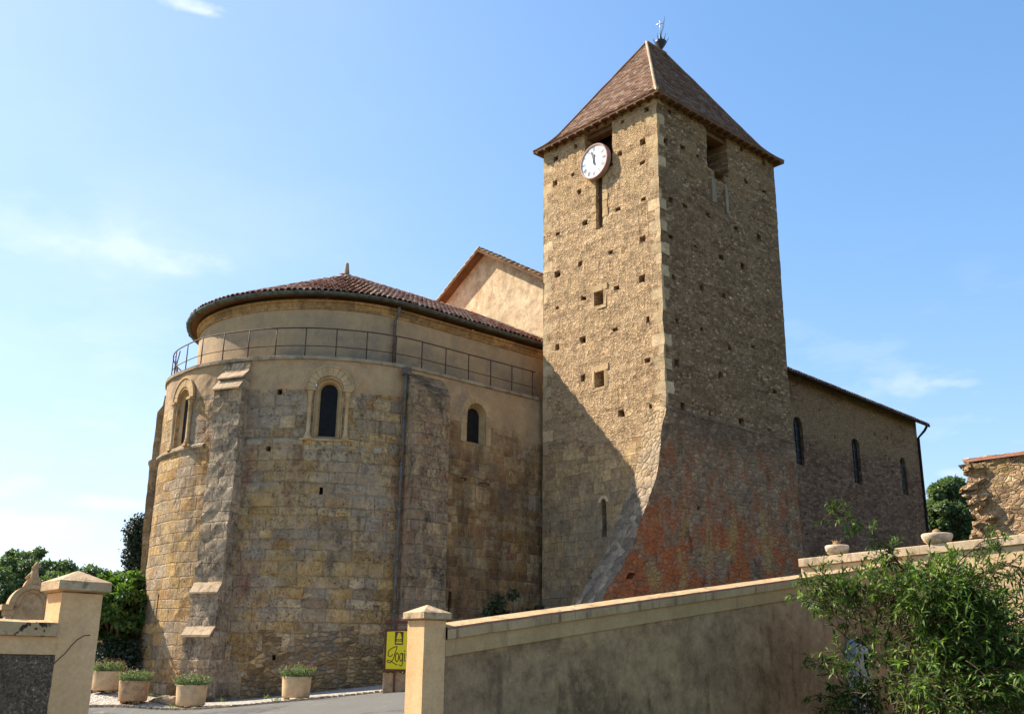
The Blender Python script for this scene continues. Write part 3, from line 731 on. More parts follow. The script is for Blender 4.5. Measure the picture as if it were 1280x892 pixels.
mb = MB(); mb.poly([o+X*x+Z*z-Y*.29 for x, z in Bq]); mb.build('glass', MT['glass'], win)

# ---- buttresses
def radial_buttress(phi, prof, w, mats, matfn=None, amp=.03):
    """prof = [(r,z)] from bottom to top of the outer face; flat-sided block radial to the apse"""
    n = Vector((math.cos(R(phi)), math.sin(R(phi)), 0)); tt = Vector((-n.y, n.x, 0)); c = Vector((*C0, 0))
    mb = MB(); cache = {}
    zs = []
    for (r0, z0), (r1, z1) in zip(prof, prof[1:]):
        k = max(1, int(math.hypot(r1-r0, z1-z0)/.22))
        zs += [(r0+(r1-r0)*q/k, z0+(z1-z0)*q/k) for q in range(k)]
    zs.append(prof[-1])
    def V(r, z, s): 
        k = (round(r, 4), round(z, 4), round(s, 4))
        if k not in cache: cache[k] = mb.vert(disp(c+n*r+tt*s+Vector((0, 0, z)), amp))
        return cache[k]
    hw = w/2; ts = frange(-hw, hw, .22); L = 0
    for (r0, z0), (r1, z1) in zip(zs, zs[1:]):
        mi = matfn(r0, z0, r1, z1) if matfn else 0
        flat = abs(z1-z0) < abs(r1-r0)*1.6
        for a, b in zip(ts, ts[1:]): mb.face((V(r0, z0, a), V(r0, z0, b), V(r1, z1, b), V(r1, z1, a)), [(a, z0+r0*flat), (b, z0+r0*flat), (b, z1+r1*flat), (a, z1+r1*flat)], mi)
        if abs(z1-z0) > 1e-4:
            for s, fl in ((-hw, 1), (hw, 0)):
                K = 4; ri = 5.2
                for q in range(K):
                    f0, f1 = q/K, (q+1)/K
                    pa, pb, pc, pd = (r0*(1-f0)+ri*f0, z0), (r0*(1-f1)+ri*f1, z0), (r1*(1-f1)+ri*f1, z1), (r1*(1-f0)+ri*f0, z1)
                    ids = [V(*pa, s), V(*pd, s), V(*pc, s), V(*pb, s)]; uv = [(pa[0], z0), (pd[0], z1), (pc[0], z1), (pb[0], z0)]
                    mb.face(ids if fl else ids[::-1], uv if fl else uv[::-1], 2 if (matfn and z0 > -9 and fl) else 0)
    r, z = zs[-1]; mb.poly([c+n*r-tt*hw+Vector((0, 0, z)), c+n*r+tt*hw+Vector((0, 0, z)), c+n*5.2+tt*hw+Vector((0, 0, z+.02)), c+n*5.2-tt*hw+Vector((0, 0, z+.02))], 0)
    return mb.build('buttress', mats, church)
prof1 = [(6.34, GB), (6.34, .55), (6.38, .72), (6.40, .78), (6.40, .86), (6.22, 1.04), (6.20, 1.98), (6.22, 2.02), (6.22, 2.12), (6.08, 2.42), (6.07, 4.2), (5.98, 6.3), (6.0, 7.2), (6.03, 8.62), (6.08, 8.64), (5.88, 8.95), (5.87, 9.02), (5.92, 9.04), (5.72, 9.26), (5.70, 9.62)]
def m1(r0, z0, r1, z1): return 1 if (abs(r1-r0) > .1 and abs(z1-z0) < .4 and r1 < r0) else 0
radial_buttress(-155.5, prof1, 1.08, [MT['butt'], MT['trim'], MT['apse']], m1, .032)
prof0 = [(7.35, GB), (6.80, -.10), (6.20, .95), (6.20, 1.9), (6.08, 2.3), (6.2, 4.2), (6.24, 6.70), (6.30, 6.76), (6.30, 6.86), (6.19, 6.93), (6.18, 8.66), (6.02, 8.92), (5.98, 9.3)]
radial_buttress(152., prof0, 1.08, [MT['butt0'], MT['butt0'], MT['butt0']], None, .02)
# slabs on the set-offs of the near buttress
n = Vector((math.cos(R(-155.5)), math.sin(R(-155.5)), 0)); tt = Vector((-n.y, n.x, 0)); c = Vector((*C0, 0)); mb = MB()
for (ra, za, rb, zb, hh) in ((6.16, 8.60, 5.84, 9.0, .05), (6.0, 9.0, 5.68, 9.30, .05), (6.28, 2.06, 6.05, 2.40, .05), (6.45, .76, 6.20, 1.04, .07)):
    kk = 3
    for q in range(kk):
        s0, s1 = -.55+1.10*q/kk+.006, -.55+1.10*(q+1)/kk-.006
        P = [c+n*ra+Vector((0, 0, za)), c+n*rb+Vector((0, 0, zb)), c+n*rb+Vector((0, 0, zb+hh)), c+n*ra+Vector((0, 0, za+hh))]
        for fl in (0,):
            A = [p+tt*s0 for p in P]; B2 = [p+tt*s1 for p in P]
            mb.poly(A[::-1]); mb.poly(B2)
            for k in range(4): l = (k+1) % 4; mb.poly([A[k], A[l], B2[l], B2[k]])
            mb.mark()
mb.build_each('set_off_slab', plaster('set_off_stone', (.40, .34, .26), (.50, .43, .33), lays=[((.38, .27, .20), (3, 3, 3), .5, .6, None, None, .6)], bump=.012, grime=1.), church)
# chancel buttress beside the rain pipe
mb = MB(); cache = {}
def bx(u, v, w):   # u along x 0..1.55, w = depth from wall
    return (19.72+u, 27.15-w, v)
def depth2(z): return .62 if z < 2 else .60-.012*z
zs = frange(GB, 8.85, .25)
def V2(u, z, w):
    k = (round(u, 3), round(z, 3), round(w, 3))
    if k not in cache: cache[k] = mb.vert(disp(bx(u, z, w), .035))
    return cache[k]
for z0, z1 in zip(zs, zs[1:]):
    d0, d1 = depth2(z0), depth2(z1)
    for u0, u1 in zip(frange(0, 1.55, .2), frange(0, 1.55, .2)[1:]):
        mb.face((V2(u0, z0, d0), V2(u1, z0, d0), V2(u1, z1, d1), V2(u0, z1, d1)), [(u0, z0), (u1, z0), (u1, z1), (u0, z1)])
    for u, fl in ((0, 1), (1.55, 0)):
        ids = [V2(u, z0, -.3), V2(u, z0, d0), V2(u, z1, d1), V2(u, z1, -.3)]; mb.face(ids if fl else ids[::-1], [(0, z0), (.5, z0), (.5, z1), (0, z1)])
d = depth2(8.85); rows = [(d, 8.85), (d+.03, 8.87), (.36, 9.08), (.39, 9.12), (.16, 9.32), (.18, 9.36), (-.02, 9.55)]
for (w0, z0), (w1, z1) in zip(rows, rows[1:]):
    for u0, u1 in zip(frange(0, 1.55, .2), frange(0, 1.55, .2)[1:]):
        mb.face((V2(u0, z0, w0), V2(u1, z0, w0), V2(u1, z1, w1), V2(u0, z1, w1)), [(u0, z0), (u1, z0), (u1, z1), (u0, z1)])
for u, fl in ((0, 1), (1.55, 0)):
    ids = [V2(u, 8.85, -.3)]+[V2(u, z0, w0) for w0, z0 in rows]; mb.face(ids if fl else ids[::-1], [(q*.1, q*.1) for q in range(len(ids))])
mb.build('buttress', MT['butt2'], church)

# ---- gallery ledge, railing, upper wall, cornice, roof
path_s = frange(-SL-1.5, 5.50, .35)
mb = MB()
def lp(s, z, d):
    if s < -SL: return (C0[0]-SL-s, C0[1]+5.75+d, z)
    return lower(s, z, d)
for s0, s1 in zip(path_s, path_s[1:]):
    A = [(s0, ZL-.02, -.05), (s0, ZL, .07), (s0, 9.76, .08), (s0, 9.79, .0), (s0, 9.79, -1.0)]; Bq = [(s1, *k[1:]) for k in A]
    for k in range(4): mb.poly([disp(lp(*A[k]), .012), disp(lp(*Bq[k]), .012), disp(lp(*Bq[k+1]), .012), disp(lp(*A[k+1]), .012)])
mb.build('gallery_ledge', MT['ledge'], church)
rail_off = -.10
mb = MB(); ss = frange(-SL, 5.45, .3)
mb.tube([lp(s, 10.78, rail_off) for s in ss], .022, 6)
rail = mb.build('railing', MT['rust'], church)
mb = MB(); mb.tube([lp(s, 10.16, rail_off) for s in ss], .015, 6); mb.build('rail', MT['rust'], rail)
for s in frange(-SL+.2, 5.3, 1.07):
    mb = MB(); mb.tube([lp(s, 9.77, rail_off), lp(s, 10.79, rail_off)], .022, 6); mb.build('post', MT['rust'], rail)
mb = MB(); s = sphi(-196)
mb.tube([lp(s-.5, 9.8, rail_off-.05), lp(s+.4, 10.72, rail_off-.05)], .02, 6); mb.tube([lp(s+.5, 9.8, rail_off-.05), lp(s-.4, 10.72, rail_off-.05)], .02, 6)
mb.build('brace', MT['rust'], rail)
RD = 5.03
def fst(deg):   # 0 on the rounded end, 1 on the straight street side
    f = min(1., max(0., (deg+170)/80.)); return f*f*(3-2*f)
def RU(deg): return RD-.24*fst(deg)
def upper(s, z, d):
    if s > 0: return (C0[0]+s, C0[1]-RU(-90)-d, z+(.12 if z > 11 else 0))
    if s < -RD*math.pi: return (C0[0]-RD*math.pi-s, C0[1]+RD+d, z)
    ph = -math.pi/2+s/RD; dg = math.degrees(ph); rr_ = RU(dg)+d; return (C0[0]+rr_*math.cos(ph), C0[1]+rr_*math.sin(ph), z+(.12*fst(dg) if z > 11 else 0))
mb = MB(); panel(mb, upper, -RD*math.pi-7.5, 7.6, 9.6, 11.68, (), .35, .006, 0); 
for f in range(len(mb.sm)): mb.sm[f] = True
up = mb.build('upper_wall', [MT['drum'], MT['dark']], church)
mb = MB(); ss = frange(-RD*math.pi-2, 7.6, .25)
for s0, s1 in zip(ss, ss[1:]):
    A = [(11.60, 0), (11.61, .035), (11.84, .04), (11.86, .10), (11.93, .12), (11.93, 0)]
    for (z0, d0), (z1, d1) in zip(A, A[1:]):
        ids = [mb.vert(upper(s0, z0, d0)), mb.vert(upper(s1, z0, d1 if False else d0)), mb.vert(upper(s1, z1, d1)), mb.vert(upper(s0, z1, d1))]
        mb.face(ids, [(s0, z0), (s1, z0), (s1, z1), (s0, z1)])
mb.build('cornice', MT['cornice'], church)
# roof surface: cone and ridge share the apex
AP = Vector((20.75, 32.9, 14.85)); RE0 = 5.40; ZE0 = 12.14; RE = 5.06; ZE = 12.27
def REf(ph): return RE0-(RE0-RE)*fst(math.degrees(ph))
def ZEf(ph): return ZE0+(ZE-ZE0)*fst(math.degrees(ph))
mb = MB(); sheetv = []
def eave(ph): return Vector((C0[0]+REf(ph)*math.cos(ph), C0[1]+REf(ph)*math.sin(ph), ZEf(ph)))
phs = frange(R(-270), R(-90), R(6))
for a, b in zip(phs, phs[1:]): mb.poly([eave(a), eave(b), AP], 0, .2)
for a, b in zip(phs, phs[1:]):   # soffit
    i0 = Vector((C0[0]+(RU(math.degrees(a))-.1)*math.cos(a), C0[1]+(RU(math.degrees(a))-.1)*math.sin(a), ZEf(a)-.06)); i1 = Vector((C0[0]+(RU(math.degrees(b))-.1)*math.cos(b), C0[1]+(RU(math.degrees(b))-.1)*math.sin(b), ZEf(b)-.06))
    mb.poly([eave(b)-Vector((0, 0, .05)), eave(a)-Vector((0, 0, .05)), i0, i1], 1); mb.poly([eave(a)-Vector((0, 0, .05)), eave(b)-Vector((0, 0, .05)), eave(b), eave(a)], 1)
G0 = 28.0; yN, yF = C0[1]-RE, C0[1]+RE
mb.poly([(C0[0], yN, ZE), (G0, yN, ZE), (G0, 32.9, 14.85), tuple(AP)], 0, .2)
mb.poly([(G0, yF, ZE), (C0[0], yF, ZE), tuple(AP), (G0, 32.9, 14.85)], 0, .2)
mb.poly([(C0[0], yN, ZE), (C0[0], yN, ZE-.05), (G0, yN, ZE-.05), (G0, yN, ZE)], 1); mb.poly([(C0[0], yN, ZE-.05), (C0[0], 28.25, ZE-.08), (G0, 28.25, ZE-.08), (G0, yN, ZE-.05)], 1)
def barrel(mb, p, along, nor, r0=.105, r1=.084, L=.42, mat=0, seg=5, rs=random):
    side = along.cross(nor).normalized(); tw = rs.uniform(-.05, .05); al = (along+side*tw).normalized()
    A = []; Bq = []; c = rs.random(); lift = rs.uniform(-.008, .012)
    for k in range(seg+1):
        th = math.pi*k/seg
        A.append(p+side*math.cos(th)*r0+nor*(math.sin(th)*r0*.85+.05+lift)); Bq.append(p+al*L+side*math.cos(th)*r1+nor*(math.sin(th)*r1*.85+.015))
    ia = [mb.vert(q) for q in A]; ib = [mb.vert(q) for q in Bq]
    for k in range(seg): mb.face((ia[k+1], ia[k], ib[k], ib[k+1]), None, mat, c, True)
    th_ = .018; A2 = [q-nor*0+(p+nor*.05-q)*.16 for q in A]; i2 = [mb.vert(q) for q in A2]
    for k in range(seg): mb.face((ia[k], ia[k+1], i2[k+1], i2[k]), None, mat, c*.8)
rt = random.Random(5)
slope = (AP-Vector((C0[0], yN, ZE))); Lc = math.hypot(32.9-yN, 14.85-ZE)
al = Vector((0, 32.9-yN, 14.85-ZE)).normalized(); no = Vector((0, -al.z, al.y))
xs = frange(C0[0]+.1, G0-.1, .225)
for r_ in range(18):
    for x in xs: 
        p = Vector((x+rt.uniform(-.012, .012), yN, ZE))+al*(r_*.34+rt.uniform(-.02, .02)-.06)
        if p.z < 14.8: barrel(mb, p, al, no, rs=rt)
for r_ in range(17):
    tpar = (r_*.34-.06)/6.05; rad = RE0*(1-tpar); cnt = int(math.pi*rad/.225); 
    for k in range(cnt+1):
        ph = R(-262)+R(172)*k/max(1, cnt)+rt.uniform(-.003, .003)
        e = eave(ph); a2 = (AP-e).normalized(); hz = Vector((math.sin(ph), -math.cos(ph), 0)); n2 = hz.cross(a2); n2 = -n2 if n2.z < 0 else n2
        barrel(mb, e+a2*(r_*.34-.06+rt.uniform(-.02, .02)), a2, n2.normalized(), rs=rt)
for k in range(22): barrel(mb, Vector((20.8+k*.34, 32.9, 14.86)), Vector((1, 0, 0)), Vector((0, 0, 1)), .13, .11, .42, rs=rt)
roof = mb.build('apse_roof', [MT['tile'], MT['eavewood']], church)
mb = MB()   # half-round gutter along the eaves
gp = [Vector((C0[0]+(REf(a)+.06)*math.cos(a), C0[1]+(REf(a)+.06)*math.sin(a), ZEf(a)-.02)) for a in frange(R(-262), R(-90), R(5))]+[Vector((x, yN-.06, ZE-.02)) for x in frange(20.9, 27.4, .9)]
for q in range(len(gp)-1):
    for k in range(7):
        pts = []
        for p_, q2 in ((gp[q], 0), (gp[q+1], 1)):
            dd = (gp[min(q+q2+1, len(gp)-1)]-gp[max(q+q2-1, 0)]).normalized(); out = Vector((dd.y, -dd.x, 0))
            for th in (math.pi+math.pi*k/7, math.pi+math.pi*(k+1)/7): pts.append(p_+out*math.cos(th)*.095+Vector((0, 0, math.sin(th)*.11)))
        mb.poly([pts[0], pts[1], pts[3], pts[2]])
    if q % 3 == 0:
        dd = (gp[q+1]-gp[q]).normalized(); out = Vector((dd.y, -dd.x, 0)); mb.tube([gp[q]+out*math.cos(math.pi+math.pi*k/6)*.105+Vector((0, 0, math.sin(math.pi+math.pi*k/6)*.12)) for k in range(7)], .012, 4)
gut = mb.build('gutter', MT['gutter'], roof)
mb = MB(); mb.lathe([(.17, -.1), (.15, .0), (.12, .15), (.075, .55), (.06, .60)], (20.75, 32.9, 14.85), 8); mb.build('finial', MT['ledge'], roof)
# pipes
mb = MB(); x0 = 19.78
yw = C0[1]-RU(-90)
mb.tube([(x0, yN-.04, 12.02), (x0, yN-.02, 11.80), (x0, yw-.10, 11.58), (x0, yw-.09, 9.8)], .055, 8)
for z in (11.4, 10.6, 9.95): mb.tube([(x0, yw-.09, z), (x0, yw-.09, z+.05)], .068, 8)
mb.build('downpipe', MT['pipe'], church)
mb = MB(); px = 19.62; py = 27.02
mb.box((px, py-.02, 9.50), (.26, .24, .24), 0, jitter=.01)
zz = [9.45, 7.9, 6.3, 4.8, 3.2, 1.6, -.9]
for k in range(6):
    o_ = .012*(k % 2); mb.tube([(px-.01*k, py-o_, zz[k]), (px-.01*k, py-o_, zz[k+1]+.05)], .055-.006*(k % 2), 8)
    mb.tube([(px-.01*k, py, zz[k+1]), (px-.01*k, py, zz[k+1]+.1)], .066, 8)
mb.build('downpipe', MT['pipe'], church)

# ------------------------------------------------------------------ nave
GX = 28.0; yR = 32.9; yS = 27.45; nz = lambda a, z: z-(a-43)*.030
def gz_roof(y): return 18.05-.60*abs(y-yR)
mb = MB()
def gab(u, v, d): 
    y = yS+u; top = gz_roof(y)-.05; return (GX-d, y, 9.+(top-9.)*v)
us = frange(0, 10.9, .3)
for a, b in zip(us, us[1:]):
    for v0, v1 in zip(frange(0, 1, .1), frange(0, 1, .1)[1:]):
        q = ((b, v0), (a, v0), (a, v1), (b, v1)); mb.face([mb.vert(disp(gab(*p, 0), .02)) for p in q], [(p[0], gab(*p, 0)[2]) for p in q], 0)
# flashing line where the chancel roof meets the gable
mb.build('gable_wall', MT['gable'], church)
mb = MB(); 
fl = [Vector((27.95, y, ZE+(y-yN)*.51+.14)) for y in frange(27.9, 32.9, .5)]
mb.tube(fl, .06, 6); mb.build('flashing', MT['ledge'], church)
mb = MB()
nh = [dict(u0=c-.40, u1=c+.40, v0=a_, v1=b_, d=.22, arch=True, back=1) for c, a_, b_ in ((44.35, 9.85, 12.3), (49.85, 9.75, 12.2))]
nh.append(dict(u0=54.62, u1=55.28, v0=9.95, v1=12.05, d=.18, arch=True, back=1))
nh += [rect_hole(u, v, .14, .16, d=.3) for u, v in ((46.5, 13.1), (52.1, 12.9), (53.4, 12.9), (47.8, 11.9), (53.0, 11.8), (47., 7.9), (51., 7.4), (53.6, 11.))]
panel(mb, lambda u, v, d: (u, yS+.12-d, nz(u, v)), 30, 57.0, -1, 14.80, nh, .4, .025, 0)
panel(mb, lambda u, v, d: (57.0, yS+.12+u, nz(57, v)), 0, 10.6, -1, 14.6, (), .9, .0, 0)
mb.build('nave_wall', [MT['nave'], MT['dark']], church)
for k, (c_, a_, b_, w_) in enumerate(((44.35, 9.85, 12.3, .40), (49.85, 9.75, 12.2, .40), (54.95, 9.95, 12.05, .33))):
    mb = MB(); y = yS+.12+.16
    P = [(c_+x, y, nz(c_, z)) for x, z in arch_pts(w_, a_, b_-w_)]; mb.poly(P, 0)
    wn_ = mb.build('window', MT['glass'], church)
    mb = MB()
    for q in (range(-1, 2) if k == 2 else (0,)): mb.box((c_+q*w_*.5, y-.03, nz(c_, (a_+b_)/2-.1)), (.03, .03, b_-a_-.35))
    for q in range(7 if k == 2 else 4): mb.box((c_, y-.028, nz(c_, a_+(b_-a_-.3)*(q+.5)/(7 if k == 2 else 4))), (w_*1.95, .02, .025))
    mb.build('lattice', MT['gutter' if k == 2 else 'iron'], wn_)
mb = MB(); XE = 57.45; ov = .42
def rp(x, y): z = gz_roof(y); return Vector((x, y, nz(x, z) if x > 43 else z+(0 if x < 30 else 0)))
ye = yS-ov
# two slopes with thickness, sagging slightly towards the west end
for (ya, yb) in ((ye, yR), (yR, 2*yR-ye)):
    xs_ = [27.55, 30, 36, 43, 50, XE]
    for xa, xb in zip(xs_, xs_[1:]):
        def Z(x, y): return gz_roof(y)-(max(x, 28)-43)*.030*(1 if x > 30 else 0)-(.39 if 0 else 0)
        def Z(x, y): return gz_roof(y)-max(0, x-36)*.030+0
        T = .10
        a_, b_, c_, d_ = (xa, ya, Z(xa, ya)), (xb, ya, Z(xb, ya)), (xb, yb, Z(xb, yb)), (xa, yb, Z(xa, yb))
        mb.poly([a_, b_, c_, d_], 0, .3); lo = [(p[0], p[1], p[2]-T) for p in (a_, b_, c_, d_)]; mb.poly(lo[::-1], 1)
        e0 = (ya if ya == ye else yb); mb.poly([(xa, e0, Z(xa, e0)-T), (xb, e0, Z(xb, e0)-T), (xb, e0, Z(xb, e0)), (xa, e0, Z(xa, e0))], 1)
        for x in ((xa,) if xa == 27.55 else (xb,) if xb == XE else ()): mb.poly([(x, ya, Z(x, ya)-T), (x, yb, Z(x, yb)-T), (x, yb, Z(x, yb)), (x, ya, Z(x, ya))], 1)
rt = random.Random(9); al = Vector((0, 1, .60)).normalized(); no = Vector((0, -al.z, al.y))
ZN = lambda x, y: gz_roof(y)-max(0, x-36)*.030
for x in frange(30, XE-.1, .23):
    for r_ in range(4): barrel(mb, Vector((x, ye, ZN(x, ye)))+al*(r_*.34-.05), al, no, rs=rt)
nr = mb.build('nave_roof', [MT['tile'], MT['eavewood']], church)
mb = MB(); rt = random.Random(11)   # verge tiles on the two gable slopes
for r_ in range(20):
    y = yS+r_*.30+.1
    if y < yR-.1:
        for dx in (0, .21): barrel(mb, Vector((27.66+dx, y, gz_roof(y)+.0)), al, no, .12, .10, .40, rs=rt)
al2 = Vector((0, -1, .60)).normalized(); no2 = Vector((0, al2.z, -al2.y))*-1; no2 = Vector((0, .6, 1)).normalized()
for r_ in range(20):
    y = 2*yR-yS-.1-r_*.30
    if y > yR: 
        for dx in (0, .21): barrel(mb, Vector((27.66+dx, y, gz_roof(y))), al2, no2, .12, .10, .40, rs=rt)
mb.build('verge', MT['verge'], nr)
mb = MB(); mb.tube([(x, ye-.05, ZN(x, ye)-.05) for x in (32, 43, 50, XE)], .065, 8); mb.build('gutter', MT['pipe_dark'], nr)
mb = MB(); mb.tube([(XE-.3, ye-.03, ZN(XE, ye)-.12), (XE-.35, ye+.1, ZN(XE, ye)-.35), (57.02, yS+.06, ZN(57, ye)-.75), (57.02, yS+.06, 10), (57.0, yS+.06, 4.), (57.0, yS+.06, -.5)], .075, 8)
mb.build('downpipe', MT['pipe_dark'], church)

# ------------------------------------------------------------------ tower
TX0, TX1, TY0, TY1, ZT = 25.9, 33.32, 21.0, 26.88, 19.95
HL = [(25.08, 19.53), (26.19, 19.43), (26.24, 18.36), (25.27, 18.38), (24.9, 17.52), (26.09, 16.14), (24.64, 16.14), (22.96, 16.15), (22.65, 19.61), (21.47, 19.62), (21.7, 18.39), (22.8, 18.34), (21.74, 17.57), (21.73, 16.12), (21.82, 14.6), (23.34, 14.55), (24.91, 14.54), (26.11, 14.48), (21.9, 13.12), (23.11, 13.1), (24.73, 13.12), (26.12, 13.11), (21.7, 11.54), (23.2, 11.53), (24.79, 11.52), (26.12, 11.55), (21.75, 10.09), (24.8, 10.08), (21.67, 8.45), (22.98, 8.45)]
HR = [(26.64, 19.61), (27.33, 18.43), (26.36, 18.32), (28.24, 18.41), (26.54, 16.05), (27.35, 16.05), (28.72, 16.15), (26.46, 14.6), (27.88, 14.63), (31.11, 19.78), (32.62, 19.7), (31.3, 18.42), (32.54, 18.41), (30.43, 16.13), (31.96, 16.23), (26.55, 13.11), (28.13, 13.11), (29.39, 14.65), (30.76, 14.69), (29.44, 13.14), (26.66, 11.52), (28.02, 11.52), (29.64, 11.23), (31.11, 11.55), (26.54, 9.97), (28.99, 10.05), (32.39, 10.06), (26.77, 8.5), (28.3, 8.5), (30.13, 8.5), (31.83, 8.5)]
mb = MB()
hl = putlogs([(y-TY0, z) for y, z in HL])
hl += [dict(u0=2.17, u1=3.61, v0=18.0, v1=ZT, d=.75, back=1), dict(u0=2.70, u1=3.05, v0=15.66, v1=18.0, d=.28, back=1),
       rect_hole(2.96, 12.93, .46, .56, d=.75), rect_hole(2.97, 9.87, .46, .58, d=.75)]
lowl = [dict(u0=2.74, u1=2.96, v0=4.27, v1=5.56, d=.35, arch=True, back=1)]
def tl_m(u, v):
    return 0 if v > 7.6+1.0*noise.noise(Vector((u*.7, v*.7, 3.)))+.5*noise.noise(Vector((u*2.5, v*2.5, 3.))) else 3
panel(mb, lambda u, v, d: (TX0-d, TY0+u, v), 0, TY1-TY0, -1.0, ZT, hl+lowl, .19, .03, tl_m)
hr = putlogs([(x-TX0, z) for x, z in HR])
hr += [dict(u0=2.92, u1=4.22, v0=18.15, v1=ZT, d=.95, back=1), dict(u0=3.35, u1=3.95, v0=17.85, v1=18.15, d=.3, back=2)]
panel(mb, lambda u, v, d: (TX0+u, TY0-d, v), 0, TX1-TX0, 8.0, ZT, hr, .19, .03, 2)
panel(mb, lambda u, v, d: (TX1+d, TY0+u, v), 0, TY1-TY0, -1, ZT, (), .6, .0, 2)
panel(mb, lambda u, v, d: (TX0+u, TY1+d, v), 0, TX1-TX0, -1, ZT, (), .6, .0, 2)
tower = mb.build('bell_tower', [MT['tower_l'], MT['dark'], MT['tower_r'], MT['tower_low_l']], church)
# stepped low right part with the battered buttress at the near corner
PF = [(8.25, 25.80), (7.95, 25.72), (7.69, 25.54), (6.92, 25.45), (6.0, 25.27), (4.91, 24.66), (4.55, 24.43), (3.6, 24.0), (2.74, 23.3), (2.32, 22.9), (1., 21.9), (-1., 20.8)]
PB = [(7.91, 25.9), (7.0, 25.87), (6.1, 25.68), (5.57, 25.35), (4.83, 25.0), (3.38, 24.14), (2.67, 23.52), (2.08, 23.06), (.8, 22.0), (-1., 21.)]
def interp(T, z):
    for (z1, a1), (z0, a0) in zip(T, T[1:]):
        if z0 <= z <= z1: return a0+(a1-a0)*(z-z0)/(z1-z0)
    return T[0][1] if z > T[0][0] else T[-1][1]
YB = TY0-.09; YK = 22.3
mb = MB()
def frontf(u, v, d): x0 = interp(PF, v); f = u/7.5; return (x0+(TX1+.06-x0)*f, YB-d, v)
panel(mb, frontf, 0, 7.5, -1, 8.25, [rect_hole(.45, 2.7, .22, .2, d=.4), rect_hole(5.9, 2.9, .9, .25, d=.12, back=0), rect_hole(2.2, 5.1, .12, .14, d=.2)], .22, .03, 0, uvf=lambda u, v: (frontf(u, v, 0)[0], v))
zs = frange(-1, 8.25, .2); cache = {}
def VS(z, s):
    k = (round(z, 3), round(s, 3))
    if k not in cache:
        xf = interp(PF, z); xb = min(TX0-.01, interp(PB, z)); yk = YK-.35*max(0, (z-6)/2.25)
        x = xf+(xb-xf)*s; y = YB+(yk-YB)*s
        cache[k] = mb.vert(disp((x, y, z), .03 if s == 0 else .05))
    return cache[k]
for z0, z1 in zip(zs, zs[1:]):
    L0 = z0*1.2
    for s0, s1 in zip(frange(0, 1, .17), frange(0, 1, .17)[1:]):
        mb.face((VS(z0, s1), VS(z0, s0), VS(z1, s0), VS(z1, s1)), [(s1*1.4, z0*1.3), (s0*1.4, z0*1.3), (s0*1.4, z1*1.3), (s1*1.4, z1*1.3)], 2)
    xb0, xb1 = min(TX0-.01, interp(PB, z0)), min(TX0-.01, interp(PB, z1)); a_ = mb.vert((TX0+.1, YK, z0)); b_ = mb.vert((TX0+.1, YK, z1))
    mb.face((VS(z0, 1), VS(z1, 1), b_, a_), [(0, z0), (0, z1), (1, z1), (1, z0)], 2)
    mb.poly([(TX1+.06, YB, z0), (TX1+.06, TY1, z0), (TX1+.06, TY1, z1), (TX1+.06, YB, z1)], 0)
# sloping weathering at the top of the offset
xs_ = frange(25.80, TX1+.06, .25)
for a, b in zip(xs_, xs_[1:]):
    mb.face([mb.vert(disp(p, .012)) for p in ((a, YB-.03, 8.22), (b, YB-.03, 8.22), (b, TY0+.02, 8.36), (a, TY0+.02, 8.36))], [(a, 8.2), (b, 8.2), (b, 8.4), (a, 8.4)], 0)
    mb.face([mb.vert(disp(p, .012)) for p in ((a, YB+.03, 8.16), (b, YB+.03, 8.16), (b, YB-.03, 8.22), (a, YB-.03, 8.22))], [(a, 8.1), (b, 8.1), (b, 8.2), (a, 8.2)], 0)
mb.build('buttress', [MT['tower_low_r'], MT['dark'], MT['tower_slope']], church)
# small windows of the tower: pale stone surrounds
for yc, zc, w, h in ((23.96, 12.93, .46, .56), (23.97, 9.87, .46, .58)):
    mb = MB(); 
    for (y0, y1, z0, z1) in ((yc-w/2-.17, yc-w/2, zc-h/2-.05, zc+h/2+.03), (yc+w/2, yc+w/2+.15, zc-h/2-.02, zc+h/2+.05), (yc-w/2-.2, yc+w/2+.2, zc+h/2, zc+h/2+.24), (yc-w/2-.14, yc+w/2+.16, zc-h/2-.15, zc-h/2)):
        mb.box((TX0+.045, (y0+y1)/2, (z0+z1)/2), (.12, y1-y0-.012, z1-z0-.012), 0, jitter=.02); mb.mark()
    mb.build_each('surround_stone', MT['trim'], church)
mb = MB(); mb.box((TX0+.45, 23.85, 9.80), (.05, .16, .44)); mb.build('shutter', MT['wood'], church)
mb = MB()   # boards behind the slot under the clock
for k in range(4): mb.box((TX0+.20, 23.74+k*.085, 16.75), (.03, .07, 2.2), 0, jitter=.012)
mb.build('shutter', MT['wood_dark'], church)
mb = MB()   # pale jamb stones beside the slot
for k in range(6):
    mb.box((TX0+.04, 23.70-.1-.03*(k % 2), 15.9+k*.33), (.1, .22+.05*(k % 2), .31), jitter=.015); mb.mark()
    mb.box((TX0+.04, 24.05+.1, 15.9+k*.33), (.1, .2, .31), jitter=.015); mb.mark()
mb.build_each('jamb_stone', MT['trim'], church)
mb = MB()   # arched lintel of the slit window
for k in range(7):
    t0, t1 = math.pi*(k+.01)/7, math.pi*(k+.99)/7
    mb.prism([(-rr*math.cos(tt), 5.46+rr*math.sin(tt)) for rr, tt in ((.13, t0), (.24, t0), (.24, t1), (.13, t1))], -.05, .035, 0, (Vector((TX0, 23.85, 0)), Vector((0, 1, 0)), Vector((-1, 0, 0))))
mb.build('lintel', plaster('pale_lintel', (.62, .52, .38), (.72, .62, .46)), church)
mb = MB()   # right bell opening: brown boarding low down, cement strips below
for k in range(3): mb.box((28.9+.24+k*.36, TY0+.72, 18.45), (.34, .04, .7), jitter=.01)
